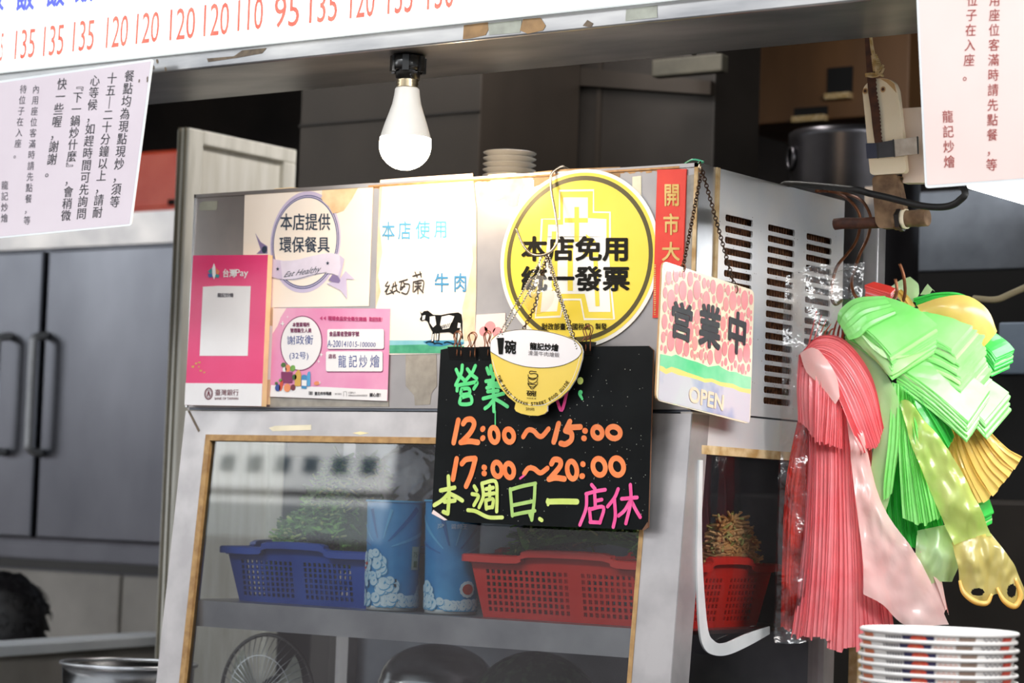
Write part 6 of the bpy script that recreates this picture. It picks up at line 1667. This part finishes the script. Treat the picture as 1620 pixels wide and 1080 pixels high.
patch(mb, [[(1244, 436, 0), (1238, 520, -2), (1234, 700, -24), (1227, 880, -24), (1222, 1014, -22)], [(1290, 426, -10), (1280, 520, -22), (1268, 700, -34), (1262, 880, -34), (1260, 1012, -30)], [(1369, 414, -4), (1362, 480, -10), (1336, 600, -30), (1310, 800, -30), (1300, 1004, -26)]], 'film_clear', 0, 0, 30, 0, 5, crink=2)
mb.tube([bl(x, y, 13) for x, y in ((1262, 432), (1285, 430), (1310, 436), (1340, 426), (1366, 428))], 0.0008, 'film_clear', 5, sub=4)
tag(mb.build('clear_sleeve'), 'clear crinkled plastic sleeve around the red bags, hanging on a hook', 'sleeve')
# pink
t = empty('plastic_bag_bundle', loc_of(1318, 1015), 'long pink pleated plastic bags hanging over a hook', 'plastic bags', G)
mb = MB(); patch(mb, [[(1268, 620, 8), (1274, 720, 10), (1266, 850, 10), (1254, 950, 6), (1246, 1003, 4)], [(1290, 630, 26), (1288, 740, 30), (1282, 880, 30), (1276, 1005, 22)], [(1318, 640, 38), (1318, 760, 42), (1314, 900, 42), (1308, 1005, 34)]], 'bag_pink', 15, 4.5, 26, 4, 31); part(mb, 'pleated_body', t)
mb = MB(); patch(mb, [[(1312, 640, 30), (1312, 760, 34), (1308, 900, 36), (1300, 1018, 28)], [(1340, 650, 34), (1342, 760, 36), (1346, 900, 36), (1345, 1022, 26)], [(1370, 640, 14), (1380, 780, 16), (1395, 900, 12), (1408, 985, 6)]], 'bag_pink', 17, 4.5, 26, 5, 32); part(mb, 'pleated_body', t)
mb = MB(); patch(mb, [[(1262, 562, 14), (1290, 534, 26), (1330, 540, 34), (1372, 596, 40), (1391, 676, 36)], [(1262, 570, 22), (1292, 552, 38), (1328, 580, 48), (1358, 640, 52), (1380, 704, 46)], [(1266, 582, 28), (1288, 578, 44), (1312, 620, 56), (1334, 676, 60), (1354, 716, 54)]], 'bag_pink', 15, 4.5, 26, 3, 33, crink=0.6); part(mb, 'folded_top', t)
mb = MB(); patch(mb, [[(1262, 562, 14), (1257, 612, 20), (1258, 664, 18)], [(1272, 572, 32), (1268, 630, 38), (1272, 682, 34)], [(1284, 580, 44), (1284, 640, 50), (1282, 698, 46)]], 'bag_pink', 6, 4, 16, 3, 34, crink=0.8)
patch(mb, [[(1284, 590, 46), (1282, 640, 54), (1281, 700, 50)], [(1302, 600, 52), (1302, 650, 58), (1302, 706, 54)], [(1322, 640, 52), (1324, 680, 56), (1324, 714, 52)]], 'bag_pink', 14, 3, 16, 3, 35, crink=0.8); part(mb, 'folded_handles', t)
mb = MB(); patch(mb, [[(1262, 560, 26), (1270, 590, 40), (1290, 612, 52), (1312, 642, 62)], [(1278, 552, 34), (1286, 580, 50), (1302, 604, 58), (1316, 636, 64)], [(1290, 556, 40), (1306, 580, 54), (1316, 604, 60), (1319, 630, 64)]], 'bag_pink_light', 0, 0, 16, 0, 36, crink=0.6)
patch(mb, [[(1330, 650, 50), (1342, 780, 54), (1353, 870, 54), (1354, 936, 50)], [(1342, 650, 52), (1360, 780, 54), (1376, 880, 52), (1384, 952, 48)], [(1350, 660, 50), (1372, 790, 50), (1410, 880, 42), (1424, 985, 34)], [(1358, 690, 44), (1388, 800, 42), (1446, 884, 30), (1492, 984, 20)]], 'bag_pink_light', 0, 0, 40, 0, 37, crink=4.5)
part(mb, 'loose_film', t, 'pale translucent pink film')
mb = MB(); patch(mb, [[(1420, 880, 10), (1440, 920, 12), (1480, 980, 8)], [(1455, 870, 14), (1475, 905, 16), (1490, 960, 12)], [(1470, 880, 8), (1482, 910, 8), (1494, 972, 4)]], 'bag_pink_light', 4, 4, 14, 3, 38); part(mb, 'loose_film', t)
# small red-pink packet at the back
t = MB(); stack(t, [(1372, 448, -28), (1388, 442, -34), (1424, 452, -30), (1414, 462, -22)], 7, (0, 3.6, 0.3), 'bag_red', 'bag_pink', 61, 2); tag(t.build('plastic_bag_bundle'), 'small red folded bag packet behind the hook, above the green bags', 'plastic bags', G)
# green folded piles
t = empty('plastic_bag_bundle', loc_of(1460, 690), 'green plastic bags folded into thick layered piles', 'plastic bags', G)
mb = MB(); stack(mb, [(1400, 516, 10), (1450, 488, -4), (1546, 500, 10), (1500, 548, 40)], 20, (0.9, 5.0, 0.5), 'bag_green', 'bag_green_pale', 42, 3.0, bow=4, curl=6); part(mb, 'folded_pile', t)
mb = MB(); stack(mb, [(1330, 502, 34), (1396, 470, 16), (1474, 512, 36), (1396, 560, 66)], 13, (0.4, 3.2, -0.5), 'bag_green', 'bag_green_pale', 41, 2.0, bow=6, curl=4); part(mb, 'folded_pile', t)
mb = MB(); stack(mb, [(1412, 578, 40), (1470, 560, 24), (1558, 618, 34), (1518, 668, 64)], 11, (-0.3, 3.2, -0.3), 'bag_green', 'bag_green_pale', 43, 2.4, bow=5); part(mb, 'folded_pile', t)
mb = MB(); stack(mb, [(1490, 606, 26), (1532, 585, 14), (1592, 622, 24), (1548, 668, 50)], 7, (0, 4.2, -0.3), 'bag_green', 'bag_green_pale', 44, 2.2, bow=3); part(mb, 'folded_pile', t)
mb = MB(); patch(mb, [[(1398, 469, 14), (1350, 474, 30), (1324, 494, 36), (1320, 512, 34)], [(1402, 478, 24), (1356, 488, 42), (1334, 508, 48), (1326, 524, 44)], [(1412, 500, 40), (1372, 520, 54), (1352, 536, 56), (1336, 540, 50)]], 'bag_green', 5, 2.5, 18, 2, 45, crink=0.6)
patch(mb, [[(1326, 520, 36), (1352, 548, 44), (1390, 588, 52)], [(1340, 516, 44), (1366, 544, 54), (1402, 596, 62)], [(1372, 556, 58), (1400, 572, 64), (1462, 556, 56)]], 'bag_green_pale', 0, 0, 14, 0, 46, crink=0.8); part(mb, 'rolled_fold', t)
mb = MB(); patch(mb, [[(1448, 470, -20), (1480, 462, -14), (1520, 462, -16), (1560, 480, -24)], [(1452, 484, -10), (1486, 474, -4), (1524, 476, -6), (1562, 492, -18)]], 'bag_green_deep', 4, 4, 14, 2, 47); part(mb, 'back_fold', t)
mb = MB(); patch(mb, [[(1412, 452, -30), (1430, 440, -30), (1446, 434, -34)], [(1424, 470, -26), (1440, 460, -24), (1458, 446, -30)], [(1446, 478, -20), (1454, 470, -20), (1459, 462, -26)]], 'bag_green_pale', 0, 0, 12, 0, 48)
patch(mb, [[(1460, 464, -24), (1468, 452, -26), (1473, 446, -28)], [(1474, 464, -20), (1480, 456, -22), (1484, 460, -24)]], 'bag_green_pale', 0, 0, 10, 0, 49); part(mb, 'loose_film', t, 'pale green film tips')
t2 = MB(); stack(t2, [(1548, 536, -6), (1574, 522, -14), (1604, 548, -8), (1572, 562, 6)], 9, (-0.6, 3.4, 0), 'bag_green_deep', 'bag_green', 51, 2.0, curl=5); tag(t2.build('plastic_bag_bundle'), 'small fan of green bag folds sticking out at the far right', 'plastic bags', G)
# green hanging
t = empty('plastic_bag_bundle', loc_of(1425, 850), 'bright green pleated plastic bags hanging below the folded green piles', 'plastic bags', G)
mb = MB(); patch(mb, [[(1362, 560, -6), (1378, 700, 0), (1372, 790, 2), (1371, 838, 0)], [(1400, 600, 6), (1418, 720, 12), (1418, 800, 12), (1425, 862, 6)], [(1460, 620, 4), (1470, 740, 8), (1482, 810, 6), (1490, 846, 2)]], 'bag_green_deep', 24, 5, 24, 8, 52); part(mb, 'pleated_body', t)
mb = MB(); patch(mb, [[(1404, 606, 34), (1398, 690, 40), (1390, 760, 40), (1389, 790, 38)], [(1416, 610, 40), (1412, 700, 46), (1402, 780, 44)]], 'bag_green', 3, 3, 16, 2, 53)
patch(mb, [[(1414, 612, 36), (1412, 720, 44), (1418, 818, 42)], [(1428, 620, 42), (1442, 720, 52), (1450, 828, 48)], [(1436, 630, 40), (1464, 730, 48), (1484, 812, 40)]], 'bag_green', 14, 4.5, 22, 3, 54); part(mb, 'pleated_body', t)
mb = MB(); patch(mb, [[(1414, 600, 34), (1440, 652, 42), (1482, 722, 42)], [(1430, 602, 38), (1460, 646, 46), (1492, 706, 42)], [(1448, 606, 36), (1478, 640, 40), (1500, 690, 36)]], 'bag_green_deep', 5, 4, 16, 2, 55); part(mb, 'side_fold', t)
mb = MB(); patch(mb, [[(1326, 516, 26), (1356, 590, 28), (1376, 690, 28), (1364, 780, 22), (1358, 800, 20)], [(1340, 530, 34), (1384, 610, 38), (1396, 690, 38), (1378, 800, 28), (1374, 824, 24)], [(1394, 592, 42), (1414, 640, 44), (1412, 720, 40), (1396, 800, 30), (1386, 816, 26)]], 'bag_green_pale', 0, 0, 24, 0, 56, crink=1.5); part(mb, 'loose_film', t, 'pale green translucent film')
mb = MB(); patch(mb, [[(1446, 838, 12), (1442, 880, 14), (1450, 948, 10)], [(1472, 832, 24), (1476, 876, 26), (1468, 920, 20)], [(1502, 826, 18), (1514, 872, 20), (1500, 918, 14)]], 'bag_green_pale', 0, 0, 16, 0, 57, crink=5); part(mb, 'loose_film', t)
# lime to yellow translucent bag
t = empty('plastic_bag', loc_of(1540, 940), 'translucent lime and yellow bag slanting down to the right with its two handles showing', 'plastic bag', G)
mb = MB(); patch(mb, [[(1414, 636, 44), (1436, 720, 54), (1470, 800, 52), (1496, 860, 44)], [(1428, 636, 50), (1466, 720, 64), (1500, 790, 62), (1524, 850, 52)], [(1448, 660, 50), (1492, 720, 60), (1530, 790, 56), (1556, 846, 46)]], 'bag_lime', 0, 0, 34, 0, 58, crink=5); part(mb, 'upper_body', t)
mb = MB(); patch(mb, [[(1494, 856, 44), (1504, 900, 38), (1508, 925, 36), (1524, 945, 34)], [(1512, 852, 50), (1528, 900, 46), (1536, 930, 42), (1545, 950, 36)], [(1530, 847, 50), (1552, 890, 44), (1562, 915, 38), (1566, 936, 34)], [(1545, 843, 48), (1572, 888, 44), (1586, 925, 40), (1594, 955, 32)], [(1556, 842, 44), (1588, 886, 38), (1602, 915, 34), (1613, 937, 28)]], 'bag_yellow_clear', 0, 0, 60, 0, 59, crink=4, nsm=70, holes=((1532, 932, 10, 6), (1586, 930, 7, 10)))
part(mb, 'lower_body', t, 'yellow lower half with two handle holes')
for pts in ([(1506, 915, 38), (1512, 934, 40), (1530, 948, 40), (1548, 950, 38), (1556, 936, 38)], [(1564, 926, 38), (1574, 946, 40), (1592, 955, 36), (1601, 938, 36), (1592, 912, 40)]):
    mb = MB(); p3 = smooth_path([bl(*p) for p in pts], 6)
    mb.tube(p3, lambda q: 0.0022+0.0022*math.sin(math.pi*q), 'bag_yellow', 7); part(mb, 'bag_handle', t, 'gathered yellow handle')
# yellow bags
t = empty('plastic_bag_bundle', loc_of(1520, 552), 'yellow folded plastic bag at the top right of the green piles', 'plastic bags', G)
mb = MB(); patch(mb, [[(1452, 482, -8), (1490, 470, 2), (1530, 468, 6), (1562, 490, 4), (1577, 524, 0)], [(1460, 496, 2), (1500, 488, 12), (1536, 492, 16), (1560, 512, 12), (1572, 530, 6)], [(1500, 520, 4), (1520, 530, 12), (1536, 540, 12), (1548, 546, 10), (1552, 552, 6)]], 'bag_yellow', 0, 0, 18, 0, 62, crink=1.2); part(mb, 'folded_body', t)
mb = MB(); patch(mb, [[(1416, 460, -16), (1424, 470, -12), (1432, 486, -8)], [(1428, 456, -18), (1440, 468, -12), (1450, 484, -8)]], 'bag_yellow', 3, 3, 10, 1, 63); part(mb, 'gathered_neck', t)
t = empty('plastic_bag_bundle', loc_of(1550, 800), 'yellow pleated plastic bags fanning out at the lower right', 'plastic bags', G)
mb = MB(); patch(mb, [[(1486, 650, 8), (1500, 730, 12), (1524, 796, 8)], [(1516, 670, 16), (1530, 730, 20), (1552, 792, 14)], [(1540, 676, 14), (1562, 724, 16), (1584, 764, 10)], [(1556, 676, 8), (1588, 708, 10), (1613, 724, 4)]], 'bag_yellow', 12, 4, 20, 3, 64); part(mb, 'pleated_body', t)
t2 = MB(); stack(t2, [(1540, 792, -6), (1562, 782, -12), (1570, 808, -8), (1548, 818, 2)], 5, (-0.6, 4.0, 0), 'bag_green_deep', 'bag_green_pale', 65, 2.0); tag(t2.build('plastic_bag_bundle'), 'small green bag corner showing below the yellow fan', 'plastic bags', G)
# free hook ends
mb = MB(); kg = K(1220, 400, 3)
mb.tube([bl(*p, c) for p, c in zip(kg((612, 50), (624, 80), (632, 115), (638, 150), (640, 190), (630, 240)), (0, 0, 0, -4, -8, -14))], 0.0026, 'copper_wire', 8, sub=4)
tag(mb.build('wire_hook'), 'rusty wire hook tip standing up left of the pale green film', 'hook', 'copper wire hooks at the cabinet edge')
mb = MB(); mb.tube([bl(*p, c) for p, c in zip(kg((590, 124), (595, 155), (595, 185), (585, 215), (565, 240), (530, 260)), (2, 4, 4, 0, -6, -14))], 0.0026, 'copper_wire', 8, sub=4)
tag(mb.build('wire_hook'), 'rusty wire hook tip just above the green folded piles', 'hook', 'copper wire hooks at the cabinet edge')

# ------------------------------------------------------------------ stack of paper bowls, near right corner
DB = 2.95
ctr = CAM_P+ray(1485, 998)*DB
RBW = 124*DB/F_PX; STEP = 12.95*DB/F_PX
NB_ = 12; HB = 0.066
ordn = ['topmost', 'second', 'third', 'fourth', 'fifth', 'sixth', 'seventh', 'eighth', 'ninth', 'tenth', 'eleventh', 'twelfth']
abowl = math.atan2(CAM_P.y-ctr.y, CAM_P.x-ctr.x)
for i in range(NB_):
    ztop = ctr.z-i*STEP; c = V((ctr.x+random.Random(i).uniform(-0.0012, 0.0012), ctr.y, ztop-HB))
    if i == 0: t = None
    lab = ('topmost white patterned paper bowl of the stack at lower right' if i == 0 else 'white patterned paper bowl, %s from the top of the stack' % ordn[i])
    t = empty('paper_bowl', c, lab, 'bowl', 'paper bowls stacked at lower right')
    rt, rb_ = RBW*0.972, RBW*0.74
    F = ConeFr(c, rb_, rt, HB, abowl+random.Random(i+7).uniform(-0.09, 0.09))
    mb = MB(); mb.lathe(c, [(rb_-0.004, 0.003), (rb_-0.003, 0), (rb_, 0), (rt, HB)], 'bowl_paper', 72)
    mb.lathe(c, [(rt-0.0006, HB), (rb_-0.001, 0.004), (0.0005, 0.004)], 'bowl_paper', 72)
    va, vb_ = HB-STEP*1.05, HB-0.003
    Rm = (rt+rb_)/2
    def blk(a0, a1, mt, h=0.0006, v0=va, v1=vb_):
        n = max(2, int(abs(a1-a0)/0.06))
        for k in range(n):
            x0 = a0+(a1-a0)*k/n; x1 = a0+(a1-a0)*(k+1)/n
            mb.poly(F, [(x0*Rm, v0), (x1*Rm, v0), (x1*Rm, v1), (x0*Rm, v1)], h, mt)
    def ang(px): return math.asin(max(-0.97, min(0.97, (px-1485)/124)))
    blk(ang(1364), ang(1381), 'pat_orange'); blk(ang(1430), ang(1481), 'pat_navy'); blk(ang(1520), ang(1546), 'pat_taupe'); blk(ang(1588), ang(1602), 'pat_red')
    mb.ell(F, (ang(1456)*Rm, (va+vb_)/2), 0.0088, 0.0052, 0.0010, 'pat_red', 20); mb.ell(F, (ang(1456)*Rm, (va+vb_)/2), 0.0022, 0.0022, 0.0013, 'pat_orange', 12, inner=0.6)
    for q in range(6):
        a0 = ang(1403+q*4.5); a1 = ang(1405.2+q*4.5)
        mb.stroke(F, [(a0*Rm, va+0.001), (a1*Rm, vb_-0.001)], 0.0008, 0.0008, 'pat_ink', smooth=False); mb.stroke(F, [(a1*Rm, va+0.001), (a0*Rm, vb_-0.001)], 0.0008, 0.0008, 'pat_ink', smooth=False)
    for q in range(4):
        a0 = ang(1484+q*8); a1 = ang(1488+q*8); a2 = ang(1492+q*8)
        mb.stroke(F, [(a0*Rm, va+0.001), (a1*Rm, vb_-0.001), (a2*Rm, va+0.001)], 0.0007, 0.0008, 'pat_orange', smooth=False)
    for q in range(4):
        a0 = ang(1558+q*8); a1 = ang(1562+q*8); a2 = ang(1566+q*8)
        mb.stroke(F, [(a0*Rm, vb_-0.001), (a1*Rm, (va+vb_)/2), (a2*Rm, vb_-0.001)], 0.0009, 0.0008, 'pat_ink', smooth=False); mb.stroke(F, [(a1*Rm, (va+vb_)/2), (a1*Rm, va)], 0.0009, 0.0008, 'pat_ink', smooth=False)
    part(mb, 'bowl_wall', t)
    mb = MB(); mb.torus(c+V((0, 0, HB)), V((0, 0, 1)), V((1, 0, 0)), RBW*0.982, 0.0024, 'bowl_paper', seg=80, sg2=8); part(mb, 'rolled_rim', t)
zt_b = ctr.z-(NB_-1)*STEP-HB
mb = MB(); mb.box((ctr.x-0.3, ctr.y-0.2, zt_b-0.04), (ctr.x+0.3, ctr.y+0.2, zt_b-0.0002), 'steel_plain', 0.004); mb.box((ctr.x-0.26, ctr.y-0.16, 0), (ctr.x+0.26, ctr.y+0.16, zt_b-0.04), 'steel_dark'); tag(mb.build('side_table'), 'steel side table under the stack of paper bowls', 'table')
